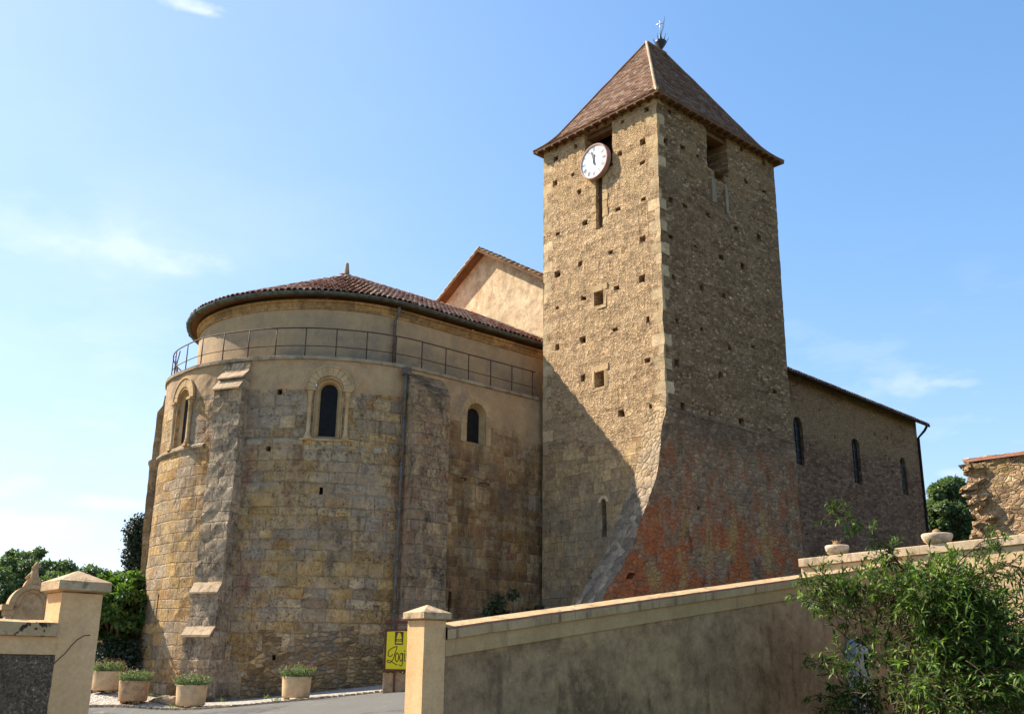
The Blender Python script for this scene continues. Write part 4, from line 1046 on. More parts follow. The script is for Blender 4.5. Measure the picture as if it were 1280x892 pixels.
mb.build('boarding', MT['wood_dark'], church); mb = MB(); mb.box((29.55, TY0+.35, 19.72), (1.5, .5, .16)); mb.build('beam', MT['eavewood'], church)
mb = MB()
for x, z0, z1, w in ((29.12, 16.8, 17.75, .26), (29.92, 16.6, 17.7, .18)): mb.box((x, TY0+.0, (z0+z1)/2), (w, .07, z1-z0), .0, jitter=.02); mb.mark()
mb.build_each('cement_patch', plaster('cement', (.24, .22, .19), (.32, .29, .25), bump=.01), church)
mb = MB(); mb.box((TX0+.35, 23.9, 19.75), (.35, 1.7, .16)); mb.mark(); mb.box((TX0+.5, 23.9, 18.5), (.1, 1.3, .1)); mb.build_each('beam', MT['eavewood'], church)

# tower roof
ex0, ex1, ey0, ey1, ez = TX0-.30, TX1+.30, TY0-.32, TY1+.32, 19.98
RX0, RX1, RY, RZ = 29.02, 30.25, 23.95, 25.08
KF = .22
def rail_pt(cxy, apex, f):
    # corner line with a bell-cast kick at the eaves
    k = Vector((cxy[0], cxy[1], ez))
    p = k.lerp(Vector(apex), f)
    sag = .36*math.sin(math.pi/2*f/.22) if f < .22 else .36*(1-f)/.78
    return p-Vector((0, 0, sag))
corners = [(ex0, ey0), (ex1, ey0), (ex1, ey1), (ex0, ey1)]
aps = [(RX0, RY, RZ), (RX1, RY, RZ), (RX1, RY, RZ), (RX0, RY, RZ)]
mb = MB(); rt = random.Random(21); NC = 44
for side in range(4):
    A, Bc = corners[side], corners[(side+1) % 4]; aa, ab = aps[side], aps[(side+1) % 4]
    for r_ in range(NC):
        f0, f1 = r_/NC, (r_+1.15)/NC; f1 = min(1., f1)
        p0, p1, p2, p3 = rail_pt(A, aa, f0), rail_pt(Bc, ab, f0), rail_pt(Bc, ab, f1), rail_pt(A, aa, f1)
        w = (p1-p0).length; nn = max(1, int(w/.19)); nrm = (p1-p0).cross(p3-p0).normalized()
        off = rt.random()*.5
        xs_ = [0]+[min(1., max(0., (k+off)/nn)) for k in range(1, nn)]+[1]
        for k in range(len(xs_)-1):
            if xs_[k+1]-xs_[k] < 1e-4: continue
            l = .022+rt.uniform(-.008, .012); a_, b_ = xs_[k], xs_[k+1]
            q0, q1 = p0.lerp(p1, a_), p0.lerp(p1, b_); q2, q3 = p3.lerp(p2, b_), p3.lerp(p2, a_); c_ = rt.random()
            if side == 1 or side == 2 and False: pass
            mb.poly([q0+nrm*l, q1+nrm*l, q2+nrm*.002, q3+nrm*.002], 0, c_); mb.poly([q0-nrm*.002, q1-nrm*.002, q1+nrm*l, q0+nrm*l], 0, c_*.7)
    # soffit and fascia
    iA, iB = [Vector((min(max(c[0], TX0+.05), TX1-.05), min(max(c[1], TY0+.05), TY1-.05), ez-.02)) for c in (A, Bc)]
    mb.poly([Vector((*Bc, ez-.07)), Vector((*A, ez-.07)), iA+Vector((0, 0, -.0)), iB], 1); mb.poly([Vector((*A, ez-.07)), Vector((*Bc, ez-.07)), Vector((*Bc, ez+.0)), Vector((*A, ez+.0))], 1)
mb.poly([rail_pt(c, a, 0.001)-Vector((0, 0, .01)) for c, a in zip(corners, aps)], 1)
troof = mb.build('tower_roof', [MT['flat_tile'], MT['eavewood']], church)
mb = MB()   # rafter ends under the eaves
for k in range(19):
    x = TX0-.1+k*(TX1-TX0+.2)/18; mb.box((x, TY0-.15, ez-.10), (.09, .34, .08)); mb.mark()
for k in range(15):
    y = TY0-.1+k*(TY1-TY0+.2)/14; mb.box((TX0-.14, y, ez-.10), (.34, .09, .08)); mb.mark()
mb.build_each('rafter', MT['eavewood'], troof)
mb = MB()   # mortared hips and ridge
for c, a in list(zip(corners, aps))[:1]:
    pts = [disp(rail_pt(c, a, f)+Vector((0, 0, .05)), .012) for f in frange(0, 1, .04)]; mb.tube(pts, .058, 7)
mb.build('hip', MT['hip'], troof); mb = MB()
for c, a in list(zip(corners, aps))[1:]:
    mb.tube([disp(rail_pt(c, a, f)+Vector((0, 0, .03)), .012) for f in frange(0, 1, .04)], .06, 7, col=.6)
mb.tube([(RX0, RY, RZ+.03), (RX1, RY, RZ+.03)], .09, 7, col=.6); mb.build('ridge', MT['flat_tile'], troof)
mb = MB()   # weather vane
vx, vy = 29.95, 23.95
mb.lathe([(.04, 25.12), (.07, 25.2), (.24, 25.48), (.26, 25.56), (.10, 25.6), (.07, 25.75), (.035, 25.9), (.02, 25.95)], (vx, vy, 0), 10)
for k in range(6):
    a = k*math.pi/3+.3; mb.tube([(vx+.23*math.cos(a), vy+.23*math.sin(a), 25.52), (vx+.36*math.cos(a), vy+.36*math.sin(a), 25.78)], [.022, .008], 5)
vane = mb.build('weather_vane', MT['iron'], troof)
mb = MB(); cr = plain('white_metal', (.75, .75, .75), .35, .2)
mb.tube([(vx, vy, 25.9), (vx, vy, 26.62)], .02, 6); dc = Vector((.35, -.94, 0)); pc = Vector((vx, vy, 26.46)); mb.tube([pc-dc*.17, pc+dc*.17], .026, 6); mb.build('cross', cr, vane)
mb = MB(); mb.tube([(vx+.05, vy, 25.9), (vx+.16, vy-.08, 26.4), (vx+.2, vy-.1, 26.85)], .009, 5); mb.tube([(vx+.02, vy, 25.9), (vx+.1, vy-.2, 26.75)], .009, 5); mb.build('lightning_rod', MT['pipe'], vane)

# clock
CK = Vector((TX0-.20, 23.92, 18.37)); CR = .70
def ckp(a, r, d=0.): return CK+Vector((-d, -math.sin(a)*r, math.cos(a)*r))   # a clockwise from 12 seen from the street
t = NT('clock_enamel'); mb = MB(); N = 48
clock_m = t.done(t.mix(t.range(t.noise(t.pos(), 5, 4), .4, .7), (.78, .78, .78), (.70, .69, .66)), .35, None, spec=.4)
ring = [ckp(2*math.pi*k/N, CR*.93, .02) for k in range(N)]; mb.poly(ring[::-1]); 
clock = mb.build('clock', clock_m, church)
mb = MB()
for k in range(N):
    a, b = 2*math.pi*k/N, 2*math.pi*(k+1)/N
    P = [(CR*.91, .015), (CR*.92, .05), (CR*1.0, .055), (CR*1.03, .02), (CR*1.03, -.14), (CR*.5, -.20)]
    for (r0, d0), (r1, d1) in zip(P, P[1:]): mb.poly([ckp(a, r0, d0), ckp(a, r1, d1), ckp(b, r1, d1), ckp(b, r0, d0)])
mb.build('rim', plain('clock_rim', (.42, .24, .18), .6), clock)
mb = MB()
def stroke(a, r0, s0, r1, s1, w):
    # line in a numeral's frame: r = radius, s = sideways
    def pt(r, s): return CK+Vector((-.024, -(math.sin(a)*r+math.cos(a)*s), math.cos(a)*r-math.sin(a)*s))
    d = math.hypot(r1-r0, s1-s0); nr, ns = -(s1-s0)/d*w/2, (r1-r0)/d*w/2
    mb.poly([pt(r0+nr, s0+ns), pt(r1+nr, s1+ns), pt(r1-nr, s1-ns), pt(r0-nr, s0-ns)])
NUM = ['XII', 'I', 'II', 'III', 'IIII', 'V', 'VI', 'VII', 'VIII', 'IX', 'X', 'XI']
for h, s_ in enumerate(NUM):
    wid = {'I': .036, 'V': .066, 'X': .066}; tot = sum(wid[c] for c in s_); x = -tot/2; a = h*math.pi/6; r0, r1 = .43, .60
    for c in s_:
        m_ = x+wid[c]/2
        if c == 'I': stroke(a, r0, m_, r1, m_, .017)
        if c == 'V': stroke(a, r1, m_-.028, r0, m_, .018); stroke(a, r1, m_+.028, r0, m_, .009)
        if c == 'X': stroke(a, r1, m_-.028, r0, m_+.028, .018); stroke(a, r1, m_+.028, r0, m_-.028, .009)
        x += wid[c]
    mb.mark()
mb.build_each('numeral', plain('clock_black', (.03, .03, .035), .5), clock)
def hand(name, a, L, w, tail):
    mb = MB()
    def pt(r, s, d): return CK+Vector((-d, -(math.sin(a)*r+math.cos(a)*s), math.cos(a)*r-math.sin(a)*s))
    pr = [(-tail, -w*.8), (-tail, w*.8), (0, w*.5), (L*.55, w*.5), (L*.72, w*1.5), (L, 0), (L*.72, -w*1.5), (L*.55, -w*.5), (0, -w*.5)]
    f = [pt(r, s, .05) for r, s in pr]; b = [pt(r, s, .038) for r, s in pr]; mb.poly(f); mb.poly(b[::-1])
    for k in range(len(pr)): l = (k+1) % len(pr); mb.poly([f[l], f[k], b[k], b[l]])
    mb.build(name, MT['iron'], clock)
hand('hour_hand', R(-3), .34, .045, .12); hand('minute_hand', R(-16), .50, .03, .16)

# ------------------------------------------------------------------ street walls and gate pillars
MT['wall_pl'] = plaster('cream_render', (.68, .47, .26), (.76, .55, .33), lays=[((.40, .31, .2), (2.2, 2.2, .7), .56, .68, None, None, .5)], bump=.003)
MT['cap'] = plaster('cap_stone', (.50, .40, .27), (.64, .52, .37), lays=[((.14, .12, .10), (5, 5, 4), .52, .62, None, None, .7)], bump=.01, gscale=5)
def gate_pillar(x, y, lab, rot=0.):
    e = thing('gate_pillar', (x+.19, y+.19, gz(x, y)), lab, 'pillar')
    mb = MB(); s = .39
    def sidef(k):
        return [lambda u, v, d: (x+u, y-d, v), lambda u, v, d: (x-d, y+s-u, v), lambda u, v, d: (x+s+d, y+u, v), lambda u, v, d: (x+s-u, y+s+d, v)][k]
    for k in range(4): panel(mb, sidef(k), 0, s, -1.75, .63, (), .1, .003)
    mb.build('shaft', MT['wall_pl'], e)
    mb = MB(); o_ = .055; x0, x1, y0, y1 = x-o_, x+s+o_, y-o_, y+s+o_
    c = (x+s/2, y+s/2, .855); P = [(x0, y0), (x1, y0), (x1, y1), (x0, y1)]
    for k in range(4):
        a, b = P[k], P[(k+1) % 4]; 
        n_ = 6
        for q in range(n_):
            f0, f1 = q/n_, (q+1)/n_; pa = (a[0]+(b[0]-a[0])*f0, a[1]+(b[1]-a[1])*f0); pb = (a[0]+(b[0]-a[0])*f1, a[1]+(b[1]-a[1])*f1)
            mb.poly([disp((*pa, .655), .003), disp((*pb, .655), .003), disp((*pb, .74), .003), disp((*pa, .74), .003)])
            mb.poly([disp((*pa, .74), .003), disp((*pb, .74), .003), c])
        mb.poly([(*b, .655), (*a, .655), (c[0]+(a[0]-c[0])*.6, c[1]+(a[1]-c[1])*.6, .625), (c[0]+(b[0]-c[0])*.6, c[1]+(b[1]-c[1])*.6, .625)])
    mb.build('cap', MT['cap'], e)
gate_pillar(3.54, 10.24, 'cream gate pillar with pyramid cap, left of the road, cracked on its side')
gate_pillar(9.17, 11.92, 'cream gate pillar with pyramid cap at the low end of the sloping wall')
mb = MB(); cpts = [(3.545+a, 10.24-.004, z) for a, z in ((.0, -.02), (.05, .03), (.10, .08), (.14, .14), (.19, .20), (.25, .24), (.31, .245))]
mb.tube([disp(p, .004) for p in cpts], .0035, 4); mb.build('crack', MT['dark'], bpy.data.objects['gate_pillar'])

# low wall on the left
e = thing('boundary_wall', (1.5, 10.5, gz(1.5, 10.5)), 'low wall with mossy coping and dark pebbledash panel left of the gate', 'wall')
mb = MB(); panel(mb, lambda u, v, d: (-3.5+u, 10.24-.004-d, v), 0, 7.05, -1.9, .06, (), .15, .006)
mb.poly([(-3.5, 10.56, -1.9), (3.5, 10.56, -1.9), (3.5, 10.56, .2), (-3.5, 10.56, .2)][::-1])
mb.build('pebbledash_panel', rubble('pebbledash', (55, 55), [(0, (.22, .185, .14)), (.6, (.32, .27, .21)), (.93, (.42, .36, .29)), (1, (.64, .57, .48))], (.27, .225, .175), bump=.02, mw=.1), e)
mb = MB(); panel(mb, lambda u, v, d: (-3.5+u, 10.225-d, v), 0, 7.04, .06, .22, (), .12, .004); mb.poly([(-3.5, 10.225, .06), (3.54, 10.225, .06), (3.54, 10.25, .06), (-3.5, 10.25, .06)][::-1]); mb.poly([(-3.5, 10.225, .22), (3.54, 10.225, .22), (3.54, 10.25, .22), (-3.5, 10.25, .22)])
mb.build('render_band', MT['wall_pl'], e)
mb = MB()
def cp(u, v, d):   # coping: front, top
    pr = [(10.245, .22), (10.185, .225), (10.185, .345), (10.40, .372), (10.62, .345), (10.62, .22)]
    k = min(int(v), 4); f = v-k; return (-3.5+u, pr[k][0]+(pr[k+1][0]-pr[k][0])*f, pr[k][1]+(pr[k+1][1]-pr[k][1])*f)
for k in range(5): panel(mb, cp, 0, 7.03, k, k+1, (), .12, .006, vstep=.5)
MT['moss_cope'] = plaster('mossy_coping', (.50, .38, .23), (.58, .45, .29), lays=[((.025, .022, .02), (9, 9, 9), .53, .57, None, None, .95), ((.2, .16, .11), (2, 2, 2), .5, .6, None, None, .6)], bump=.006)
mb.build('coping', MT['moss_cope'], e)

rc = random.Random(5); mb = MB()
for k in range(5):
    x = rc.uniform(1.6, 3.3); z = rc.uniform(.08, .2); pts = []
    for q in range(7): pts.append((x, 10.22, z)); x -= rc.uniform(.03, .09); z += rc.uniform(-.035, .02); z = min(.21, max(.07, z))
    mb.tube(pts, .0028, 4); mb.mark()
mb.build_each('crack', MT['dark'], e)
# wall climbing the street
e = thing('retaining_wall', (14, 12.1, -1.6), 'long rendered wall with streaked coping climbing to the right from the gate pillar', 'wall')
ZW = lambda x: .55+.1395*(x-9.63)
MT['low_render'] = plaster('grey_render', (.38, .27, .175), (.50, .38, .255), lays=[((.50, .36, .20), (.22, .22, .5), .48, .58, None, None, .8), ((.27, .19, .12), (.9, .9, .7), .46, .60, None, None, .7), ((.15, .11, .075), (2.2, 2.2, .5), .57, .68, None, None, .7), ((.15, .105, .07), (.35, .35, .35), .50, .60, None, None, .75), ((.62, .55, .45), (6., 6., 6.), .68, .72, None, None, .6)], bump=.012, seed=4., grime=1.)
mb = MB(); panel(mb, lambda u, v, d: (9.56+u, 11.94-d, -1.7+(ZW(9.56+u)-.40+1.7)*v), 0, 14.02, 0, 1, (), .2, .006, vstep=.09)
mb.build('render_panel', MT['low_render'], e)
mb = MB(); panel(mb, lambda u, v, d: (9.56+u, 11.915-d, ZW(9.56+u)-.40+.23*v), 0, 14.02, 0, 1, (), .3, .003, vstep=.5)
mb.poly([(9.56, 11.915, ZW(9.56)-.4), (23.58, 11.915, ZW(23.58)-.4), (23.58, 11.95, ZW(23.58)-.4), (9.56, 11.95, ZW(9.56)-.4)][::-1])
mb.build('render_band', plaster('band_render', (.46, .34, .19), (.54, .41, .24), lays=[((.22, .17, .11), (3, 3, .5), .58, .7, None, None, .5)], bump=.003), e)
mb = MB()
pr = [(11.93, -.17), (11.875, -.165), (11.875, -.035), (11.885, .0), (12.16, .055), (12.30, .03), (12.30, -.17)]
xk = 9.56; 
while xk < 23.5:
    L = min(.98, 23.58-xk)
    for k in range(len(pr)-1):
        (y0, z0), (y1, z1) = pr[k], pr[k+1]; n_ = 5
        for q in range(n_):
            xa, xb = xk+(L-.002)*q/n_, xk+(L-.002)*(q+1)/n_; mt_ = 1 if k in (2,) else 0
            mb.face([mb.vert(disp(p, .004)) for p in ((xa, y0, ZW(xa)+z0), (xb, y0, ZW(xb)+z0), (xb, y1, ZW(xb)+z1), (xa, y1, ZW(xa)+z1))], None, mt_)
    xk += L
mb.build('coping', [plaster('streaked_coping', (.44, .33, .20), (.56, .44, .28), lays=[((.10, .08, .06), (6, 6, .6), .55, .66, None, None, .7), ((.24, .19, .13), (1.2, 1.2, 1.), .54, .66, None, None, .5)], bump=.006, grime=.4), MT['baretile']], e)
mb = MB(); mb.poly([(9.56, 12.30, -1.7), (23.58, 12.30, -1.7), (23.58, 12.30, ZW(23.58)-.1), (9.56, 12.30, ZW(9.56)-.1)][::-1]); mb.build('rear_face', MT['low_render'], e)

# wall across the top of the slope
e = thing('terrace_wall', (23.7, 11, -1.6), 'sunlit cream wall with stone coping behind the shrub, carrying two stone bowls', 'wall')
Z2 = lambda y: 2.78+.029*(14.9-y)
mb = MB(); panel(mb, lambda u, v, d: (23.62-d, 14.88-u, -1.8+(Z2(14.88-u)-.22+1.8)*v), 0, 12.9, 0, 1, (), .25, .004, vstep=.06)
panel(mb, lambda u, v, d: (23.62+u, 14.88+d, -1.8+(Z2(14.88)-.22+1.8)*v), 0, .3, 0, 1, (), .3, .0)
mb.build('render_panel', plaster('terrace_render', (.58, .46, .30), (.68, .55, .37), lays=[((.45, .35, .23), (1.5, 1.5, 1.), .55, .66, None, None, .4)], bump=.006), e)
mb = MB(); yk = 14.90
pr = [(23.62, -.21), (23.55, -.20), (23.55, -.015), (23.57, .0), (23.98, .0), (23.98, -.21)]
while yk > 2.1:
    L = .82
    for k in range(len(pr)-1):
        (x0, z0), (x1, z1) = pr[k], pr[k+1]; ya, yb = yk, yk-L+.006
        for q in range(3):
            a_, b_ = ya+(yb-ya)*q/3, ya+(yb-ya)*(q+1)/3; mb.face([mb.vert(disp(p, .004)) for p in ((x0, a_, Z2(a_)+z0), (x0, b_, Z2(b_)+z0), (x1, b_, Z2(b_)+z1), (x1, a_, Z2(a_)+z1))])
    yk -= L
mb.poly([(x, 14.90, Z2(14.9)+z) for x, z in pr])
mb.build('coping', plaster('terrace_coping', (.46, .40, .30), (.60, .52, .40), lays=[((.2, .18, .15), (4, 4, 2), .54, .64, None, None, .5)], bump=.006), e)
# stone bowls
MT['bowl'] = plaster('bowl_stone', (.55, .50, .42), (.70, .65, .56), lays=[((.36, .28, .2), (4, 4, 8), .5, .6, None, None, .5)], bump=.01, gscale=6)
for (yb_, wr, lab, pl) in ((13.9, .29, 'shallow stone bowl with a small brown plant, left one on the wall', 1), (11.27, .34, 'larger pale stone bowl holding a round cactus, on the wall near the tree', 1)):
    zb = Z2(yb_)+.004; e = thing('stone_bowl', (23.78, yb_, zb), lab, 'bowl', None)
    mb = MB(); mb.lathe([(wr*.62, 0), (wr*.85, .06), (wr*1., .16), (wr*1.03, .23), (wr*.97, .25), (wr*.88, .22), (wr*.1, .19)], (23.78, yb_, zb), 22, wob=.02); mb.build('bowl', MT['bowl'], e)
    mb = MB(); mb.lathe([(.03, .17), (.09, .2), (.105, .27), (.08, .34), (.02, .37)], (23.78, yb_, zb), 9, wob=.06)
    if wr < .3:
        for k in range(14):
            a = random.uniform(0, 6.28); mb.tube([(23.78, yb_, zb+.2), (23.78+.1*math.cos(a), yb_+.12*math.sin(a), zb+.33+.1*random.random())], [.012, .004], 4)
    mb.build('succulent', plaster('succulent', (.20, .13, .07), (.30, .22, .12)), e)
# ruined wall
e = thing('ruined_wall', (29, 11, .7), 'broken end of an old rubble wall with a tiled top edge, at the right edge', 'wall')
mb = MB(); ZR = 5.85
def ruin(u, v, d):
    rag = .20*noise.noise(Vector((v*1.1, 3., 1.)))+.16*noise.noise(Vector((v*3.3, 1, 5)))
    y = 12.62+rag*(1-u/8.6)-u; return (29-d-.10*max(0, 1-u/.9)*(1 if u < .9 else 0), y, v)
panel(mb, ruin, 0, 7.8, .2, ZR-.1, [rect_hole(1.95, 5.2, .35, .9, d=.35, back=0, splay=.2)], .2, .06)
for z0, z1 in zip(frange(.2, ZR-.1, .2), frange(.2, ZR-.1, .2)[1:]):
    a, b = ruin(0, z0, 0), ruin(0, z1, 0)
    for k in range(4):
        mb.face([mb.vert(disp(p, .05)) for p in ((a[0]+k*.18, a[1]+.06*k, z0), (b[0]+k*.18, b[1]+.06*k, z1), (b[0]+(k+1)*.18, b[1]+.06*(k+1), z1), (a[0]+(k+1)*.18, a[1]+.06*(k+1), z0))], [(k*.2, z0), (k*.2, z1), (k*.2+.2, z1), (k*.2+.2, z0)])
rr = random.Random(4)
for k in range(110):
    z = rr.uniform(.6, ZR-.2); y = ruin(0, z, 0)[1]; mb.box((29-.04+rr.uniform(-.10, .15), y-rr.uniform(-.05, .40), z), (.26, rr.uniform(.12, .30), rr.uniform(.08, .16)), rr.uniform(-.4, .4), jitter=.05)
mb.poly([(29.6, 4.9, .2), (29.6, 12.6, .2), (29.6, 12.6, ZR-.1), (29.6, 4.9, ZR-.1)])
mb.build('rubble_face', rubble('ruin_rubble', (6., 9.5), [(0, (.52, .38, .25)), (.4, (.60, .47, .32)), (.8, (.56, .42, .28)), (1, (.68, .57, .42))], (.60, .49, .35), lays=[((.60, .47, .2), (.6, .6, .6), .56, .64, None, None, .6)], bump=.07, mw=.06), e)
mb = MB(); rt = random.Random(2)
yy = 12.77
while yy > 5.0:
    mb.box((29.25, yy-.12, ZR+.0+rt.uniform(-.01, .01)), (.62, .235, .022), 0, col=rt.random(), jitter=.01); yy -= .245
mb.box((29.2, 8.9, ZR-.06), (.6, 7.6, .07), mat=0, col=.2); mb.build('tile_top', MT['tile'], e)

# box on the shaded wall
e = thing('meter_box', (20.7, 11.9, -.3), 'pale arched box with a small dark opening on the shaded wall behind the shrub', 'box')
mb = MB(); pr = [(-.27, -.95), (.27, -.95), (.27, .28), (.22, .44), (.1, .53), (-.05, .55), (-.18, .5), (-.27, .36)]
mb.prism([(x, z) for x, z in pr], 0, .22, 0, (Vector((20.72, 11.93, .12)), Vector((1, 0, 0)), Vector((0, -1, 0)))); mb.build('cabinet', plain('off_white_plastic', (.42, .42, .40), .6), e)
mb = MB(); mb.box((20.84, 11.705, .22), (.16, .012, .30)); mb.build('opening', MT['dark'], e)
mb = MB(); mb.box((20.72, 11.705, -.35), (.46, .012, .03)); mb.mark(); mb.box((20.72, 11.705, -.78), (.46, .012, .03)); mb.build_each('seam', MT['iron'], e)

# ------------------------------------------------------------------ foliage tools
def leaf(mb, p, d, n, L, w, c, fold=.15):
    s = d.cross(n)
    if s.length < 1e-4: return
    s.normalize(); n = s.cross(d)
    a = mb.vert(p); b = mb.vert(p+d*L*.5+s*w*.5+n*fold*w); t_ = mb.vert(p+d*L-n*L*.12); c2 = mb.vert(p+d*L*.5-s*w*.5+n*fold*w); m = mb.vert(p+d*L*.55)
    mb.face((a, b, t_, m), None, 0, c, False); mb.face((a, m, t_, c2), None, 0, c, False)
def rvec(rs):
    while 1:
        v = Vector((rs.uniform(-1, 1), rs.uniform(-1, 1), rs.uniform(-1, 1)))
        if .05 < v.length < 1: return v.normalized()
def crown(clumps, nleaf, L, w, seed, droop=.2):
    rs = random.Random(seed); mb = MB(); tot = sum(r**2 for _, r in clumps)
    for c, r in clumps:
        c = Vector(c); k = int(nleaf*r*r/tot); tone = rs.uniform(-.18, .18)
        for _ in range(k):
            v = rvec(rs); rad = r*(rs.random()**.35)*(1+.28*noise.noise(v*2.2+c*.7))
            p = c+Vector((v.x, v.y, v.z*.8))*rad; d = (v*.6+rvec(rs)).normalized(); d.z -= droop
            leaf(mb, p, d.normalized(), (v+Vector((0, 0, .7))+rvec(rs)*.6).normalized(), L*rs.uniform(.7, 1.3), w*rs.uniform(.7, 1.3), min(1, max(0, rs.gauss(.45, .2)+tone)))
    return mb
def tree(name, base, h, clumps, nleaf, L, w, mat, label, cat, seed, trunk_r=.25, group=None):
    e = thing(name, base, label, cat, group); rs = random.Random(seed); b = Vector(base)
    mb = MB(); cc = Vector((0, 0, 0))
    for c, r in clumps: cc += Vector(c)
    cc /= len(clumps); top = Vector((cc.x, cc.y, cc.z)); mid = b.lerp(top, .5)+Vector((rs.uniform(-.2, .2), rs.uniform(-.2, .2), 0))
    mb.tube([b-Vector((0, 0, .3)), b+Vector((0, 0, .3)), mid, top], [trunk_r*1.3, trunk_r, trunk_r*.75, trunk_r*.4], 8)
    for c, r in clumps: 
        st = b.lerp(top, rs.uniform(.45, .9)); c = Vector(c); mb.tube([st, st.lerp(c, .5)+rvec(rs)*r*.2, c], [trunk_r*.38, trunk_r*.25, trunk_r*.08], 6)
    mb.build('trunk', MT['bark'], e); crown(clumps, nleaf, L, w, seed).build('crown', mat, e); return e
def at(x, y, D):   # a point D metres away (horizontally) in the direction seen at photo pixel (x, y)
    X = (x-640)/1279.85; Y = (446-y)/1279.85
    d = cx*X+cy*Y+fwd; k = D/math.hypot(d.x, d.y); return d*k
def ball(cpx, D, w_px, h_px, n, rpx, seed):
    rs = random.Random(seed); out = []
    for _ in range(n):
        while 1:
            u, v, q = rs.uniform(-1, 1), rs.uniform(-1, 1), rs.uniform(-1, 1)
            if u*u+v*v+q*q < 1: break
        p = at(cpx[0]+u*w_px, cpx[1]+v*h_px, D+q*w_px*D/1280); out.append((p, rpx*D/1280*rs.uniform(.7, 1.2)))
    return out
def gbase(p): return (p[0], p[1], gz(p[0], p[1]))
# far left oak, bush, cypress, hedge
D = 62; tree('oak_tree', gbase(at(45, 760, D)), 8, ball((42, 722), D, 52, 36, 80, 8, 1), 26000, .22, .13, MT['leaf_tree'], 'wide grey-green tree rising behind the carved tomb', 'tree', 1, .4)
D = 46; tree('conifer_tree', gbase(at(-8, 780, D)), 6, ball((-5, 758), D, 42, 44, 44, 9, 9), 12000, .16, .08, MT['leaf_tree'], 'bright green tree at the left edge, in front of the wide tree', 'tree', 19, .3)
D = 44; tree('round_bush_tree', gbase(at(72, 790, D)), 6, ball((72, 755), D, 38, 34, 44, 8, 19), 12000, .16, .09, MT['leaf_tree'], 'soft green tree between the carved tomb and the left gate pillar', 'tree', 29, .3)
D = 38; tree('magnolia_tree', gbase(at(140, 820, D)), 5, ball((140, 756), D, 50, 40, 70, 7.5, 2), 9000, .25, .15, MT['leaf_bright'], 'bushy tree with large bright leaves between the pillar and the apse', 'tree', 2, .2)
D = 50; tree('cypress_tree', gbase(at(176, 780, D)), 9, [(at(176+random.uniform(-7, 6), 650+k*9+random.uniform(-4, 4), D), .50+.10*min(k, 6)/2) for k in range(14)], 9000, .16, .10, MT['leaf_dark'], 'tall dark cypress just behind the left side of the apse', 'tree', 3, .25)
D = 62; tree('lime_tree', gbase(at(120, 790, D)), 6, ball((118, 736), D, 46, 26, 40, 8, 23), 7000, .28, .18, MT['leaf_tree'], 'pale distant treetop seen above the bright-leaved tree', 'tree', 33, .3)
D = 70; tree('lime_tree', gbase(at(1190, 700, D)), 12, ball((1188, 640), D, 32, 38, 70, 7.5, 4), 24000, .26, .15, MT['leaf_tree'], 'leafy green tree between the nave corner and the ruined wall', 'tree', 4, .4)
D = 72; tree('lime_tree', gbase(at(1168, 690, D)), 12, ball((1166, 660), D, 16, 34, 10, 12, 6), 5000, .30, .20, MT['leaf_tree'], 'darker tree partly hidden behind the far corner of the nave', 'tree', 44, .3)
def hedge(name, p, q, h, lab, seed, mat, n=5000):
    rs = random.Random(seed); cl = []; p, q = Vector(p), Vector(q)
    for k in range(14):
        f = k/13; c = p.lerp(q, f); z = gz(c.x, c.y); cl += [((c.x, c.y, z+h*.25), h*.36), ((c.x+rs.uniform(-.2, .2), c.y+rs.uniform(-.2, .2), z+h*.65), h*.36)]
    o = crown(cl, n, .12, .08, seed).build(name, mat, None, (p.x, p.y, gz(p.x, p.y))); tag(o, lab, 'hedge')
hedge('hedge', at(105, 830, 37), at(180, 830, 37.5), 2.3, 'dark clipped hedge under the bright-leaved tree beside the left pillar', 8, MT['leaf_dark'], 6000)
hedge('hedge', at(-40, 800, 40), at(110, 800, 40), 3.2, 'green hedge behind the left wall and the carved tomb', 18, MT['leaf_tree'], 9000)
# small far building with a tiled roof
D = 44; p0 = at(140, 812, D); e = thing('outbuilding', (p0.x, p0.y, gz(p0.x, p0.y)), 'small distant outbuilding with pale-striped terracotta roof beside the apse foot', 'building')
mb = MB(); X = right.copy(); Y = fwdh.copy(); o_ = Vector((p0.x, p0.y, 0)); gzz = gz(p0.x, p0.y)
mb.prism([(-1.2, gzz-.3), (2.6, gzz-.3), (2.6, .62), (-1.2, .62)], 0, 3, 0, (o_, X, Y)); mb.build('wall', MT['wall_pl'], e)
mb = MB(); rt = random.Random(8)
al = (Y*1.+Vector((0, 0, .62))).normalized(); no = (-Y*.62+Vector((0, 0, 1))).normalized()
q0 = [o_+X*-1.35-Y*.2+Vector((0, 0, .52)), o_+X*2.8-Y*.2+Vector((0, 0, .52)), o_+X*2.8+Y*1.5+Vector((0, 0, 1.58)), o_+X*-1.35+Y*1.5+Vector((0, 0, 1.58))]
mb.poly(q0, 0, .9)
q1 = [o_+X*2.8+Y*3.2+Vector((0, 0, .52)), o_+X*-1.35+Y*3.2+Vector((0, 0, .52)), q0[3], q0[2]]; mb.poly(q1, 0, .4)
mb.poly([q0[0], q0[3], q1[1]], 0, .4); mb.poly([q0[1], q1[0], q0[2]], 0, .4)
for k in range(20):
    for r_ in range(6): barrel(mb, o_+X*(-1.3+k*.21)-Y*.2+Vector((0, 0, .54))+al*(r_*.34), al, no, rs=rt)
mb.build('roof', MT['tile'], e)

